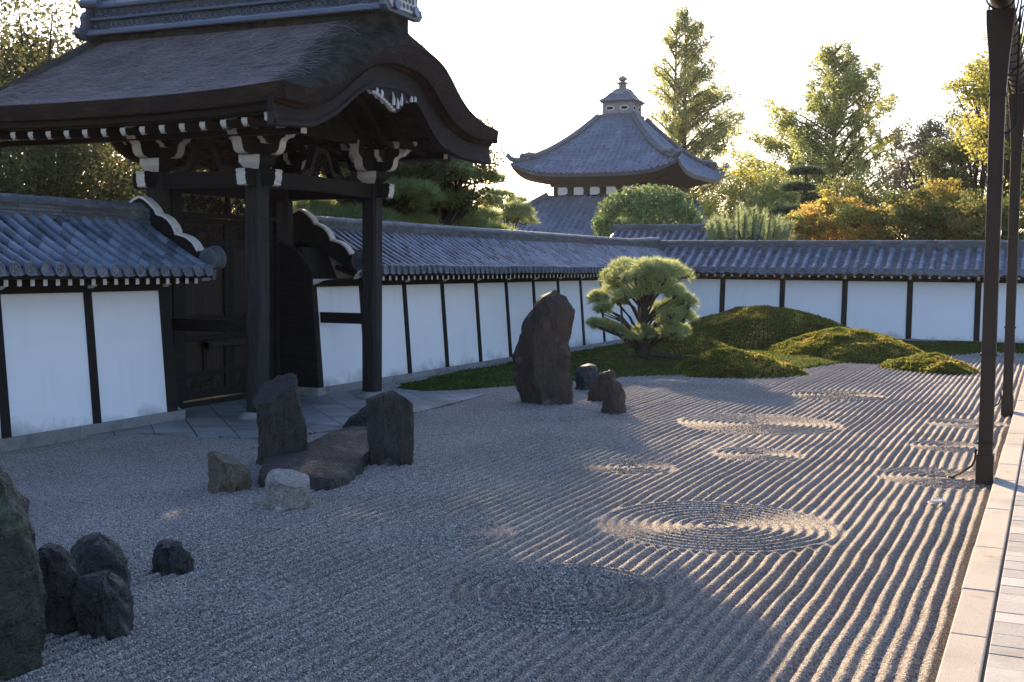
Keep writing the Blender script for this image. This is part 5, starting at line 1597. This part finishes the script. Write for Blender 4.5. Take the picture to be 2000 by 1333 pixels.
pine_tree(-10.9, 57, 0, 7.2, [(0, 0, 6.95, .8, .7, .2), (-.35, 0, 6.2, .8, .7, .22), (.5, .2, 5.7, .75, .6, .2), (-.5, 0, 5.1, .95, .7, .25), (.3, 0, 4.6, .9, .7, .25)], M['needle_dark'], 'small dark layered pine before the broad pale conifer', 8, tufts=420, nper=10, length=.22, width=.03, trunk_r=.13,
          trunk=[(0, 0, -.3), (.1, 0, 3.5), (-.12, 0, 5.3), (.05, 0, 7.0)], group=GT)
round_tree(-8.55, 51.0, 5.95, 2.1, 1.7, M['leaf_maple'], 'orange and gold maple glowing over the far wall', 21, nclump=80, dens=161, leafsize=0.12, cr=(.5, .95), flat=.45, name='maple_tree', lean=(.2, 0))
round_tree(-9.9, 50.0, 4.9, 1.5, 1.3, M['leaf_mgreen'], 'yellow-green maple skirt below the orange maple', 22, nclump=50, dens=152, leafsize=0.12, cr=(.5, .9), flat=.45, name='maple_tree')
round_tree(-5.2, 50.5, 5.85, 2.0, 1.8, M['leaf_dark'], 'dark green maple with an amber top, between the orange maple and the downspout', 23, nclump=90, dens=161, leafsize=0.12, cr=(.5, .95), flat=.4, name='maple_tree')
round_tree(-2.3, 50.0, 5.7, 2.3, 2.0, M['leaf_dark'], 'dense dark green maple half hidden by the downspouts', 24, nclump=100, dens=161, leafsize=0.12, cr=(.5, .95), flat=.4, name='maple_tree')
round_tree(-4.2, 53.0, 6.25, 2.6, 1.4, M['leaf_mgreen'], 'amber-topped maple showing over the dark green ones', 25, nclump=70, dens=133, leafsize=0.12, cr=(.5, .9), flat=.4, name='maple_tree')
round_tree(-6.0, 63, 10.6, 2.6, 3.6, M['leaf_brown'], 'thin russet-leaved tree with bare twigs, right of the broad pale conifer', 26, nclump=75, dens=104, leafsize=0.15, cr=(.5, .9), flat=.9)
round_tree(-3.4, 60, 11.0, 2.7, 4.2, M['leaf_oak'], 'olive green oak-like tree behind the dark maples', 27, nclump=95, dens=142, leafsize=0.15, cr=(.55, 1.0), flat=.7)
round_tree(-1.9, 55, 13.2, 2.9, 4.6, M['leaf_bright'], 'tall bright yellow-green tree by the downspout head', 28, nclump=105, dens=142, leafsize=0.15, cr=(.55, 1.0), flat=.65)
round_tree(1.6, 53, 10.5, 3.2, 4.6, M['leaf_bright'], 'yellow-green tree seen between the two downspouts', 29, nclump=90, dens=133, leafsize=0.15, cr=(.55, 1.0), flat=.65)
round_tree(-15.9, 66, 8.7, 2.6, 3.0, M['leaf_bright'], 'drooping yellow-green tree at the right shoulder of the tower', 30, nclump=80, dens=114, leafsize=0.15, cr=(.5, .9), flat=1.0)
round_tree(-13.6, 64, 7.6, 2.6, 2.6, M['leaf_met'], 'low pale green tree between the tower and the broad conifer', 31, nclump=80, dens=114, leafsize=0.15, cr=(.5, .9), flat=.9)
round_tree(-9.6, 60, 7.2, 2.8, 2.4, M['leaf_oak'], 'olive green tree behind the orange maple', 32, nclump=80, dens=114, leafsize=0.15, cr=(.5, .9), flat=.7)
# pines beyond the long wall, right of the gate
pp = []
rq = random.Random(14)
for i in range(60):
    a = rq.uniform(-1, 1); z = rq.uniform(2.4, 5.15)
    w_ = 2.9 * (1 - max(0, (z - 3.2) / 3.2)) + .5
    pp.append((rq.uniform(-1.5, 1.5), a * w_, z, rq.uniform(.7, 1.15), rq.uniform(.7, 1.2), rq.uniform(.22, .34)))
pine_tree(-16.9, 29.6, 0, 5.6, pp, M['needle'], 'spreading green pine behind the long wall beside the gate roof', 9, tufts=130, nper=11, length=.22, width=.022, trunk_r=.24,
          trunk=[(0, 0, -.3), (.1, .2, 1.8), (-.1, -.1, 3.4), (.1, .1, 5.0)], group=GT)
pp = [(rq.uniform(-1, 1), rq.uniform(-2.6, 2.6), rq.uniform(2.4, 4.3), rq.uniform(.7, 1.1), rq.uniform(.7, 1.1), rq.uniform(.2, .32)) for i in range(20)]
pine_tree(-20.5, 29.0, 0, 4.6, pp, M['needle'], 'lower green pine seen between the far gate post and the main post', 10, tufts=130, nper=11, length=.22, width=.022, trunk_r=.2, group=GT)
pp = [(rq.uniform(-.6, .6), rq.uniform(-1.5, 1.5), rq.uniform(3.9, 5.3), rq.uniform(.35, .6), rq.uniform(.45, .8), rq.uniform(.18, .26)) for i in range(13)]
pine_tree(-20.2, 43.6, 0, 5.8, pp, M['needle'], 'small thin pine between the spreading pine and the tower', 11, tufts=110, nper=10, length=.22, width=.022, trunk_r=.14, group=GT)
# broad trees behind the short wall and the gate
round_tree(-24.5, 23.5, 10.6, 4.6, 4.6, M['leaf_cedar'], 'tall open-crowned tree above the rear end of the gate ridge', 41, nclump=110, dens=187, leafsize=.13, cr=(.5, .9), flat=.7, fill=.25)
round_tree(-21.5, 20.0, 6.3, 3.6, 2.9, M['leaf_cedar'], 'dark low tree under the gate eave, behind the short wall', 42, nclump=110, dens=264, leafsize=0.095, cr=(.6, 1.0), flat=.7, fill=.3)
round_tree(-22.0, 25.6, 6.4, 3.6, 2.9, M['leaf_cedar'], 'dark russet-flecked tree directly behind the gate', 43, nclump=110, dens=264, leafsize=0.1, cr=(.6, 1.0), flat=.7, fill=.3)
round_tree(-16.9, 27.6, 7.9, 2.5, 2.3, M['leaf_cedar'], 'tree hidden for the most part behind the gate roof, glimpsed under its far eave', 46, nclump=80, dens=247, leafsize=0.1, cr=(.6, 1.0), flat=.7, fill=.3)
round_tree(-16.4, 30.6, 7.3, 1.9, 2.2, M['leaf_cedar'], 'slim tree behind the far end of the gate roof, above the long wall', 47, nclump=60, dens=240, leafsize=.10, cr=(.7, 1.1), flat=.8, fill=.3)
round_tree(-26.0, 31.0, 8.6, 4.2, 3.6, M['leaf_oak'], 'olive tree far behind the gate brackets', 44, nclump=80, dens=198, leafsize=0.11, cr=(.6, 1.0), flat=.7, fill=.3)
round_tree(-20.0, 14.0, 9.5, 4.2, 4.0, M['leaf_cedar'], 'unseen tree added beyond the short wall to dapple the gravel with shade', 45, nclump=90, dens=180, leafsize=0.11, cr=(.6, 1.0), flat=.7, fill=.3)  # out of view, added to cast dappled shade on the gravel

# ------------------------------------------------------------------ thin volume added to stand in for the sun's veiling glare
hz = MB(); hz.box(-140, 120, -40, 170, -1.5, 32, None)
hz.mats = []
hm = bpy.data.materials.new('glare_veil'); hm.use_nodes = True
hn, hl = hm.node_tree.nodes, hm.node_tree.links
hn.remove(hn["Principled BSDF"])
pv = hn.new("ShaderNodeVolumePrincipled")
pv.inputs["Color"].default_value = (.9, .92, 1.0, 1); pv.inputs["Density"].default_value = .00013; pv.inputs["Anisotropy"].default_value = .4
hl.new(pv.outputs[0], hn["Material Output"].inputs["Volume"])
hz.mats = [hm]
tag(hz.build('glare_veil'), kind='stuff')
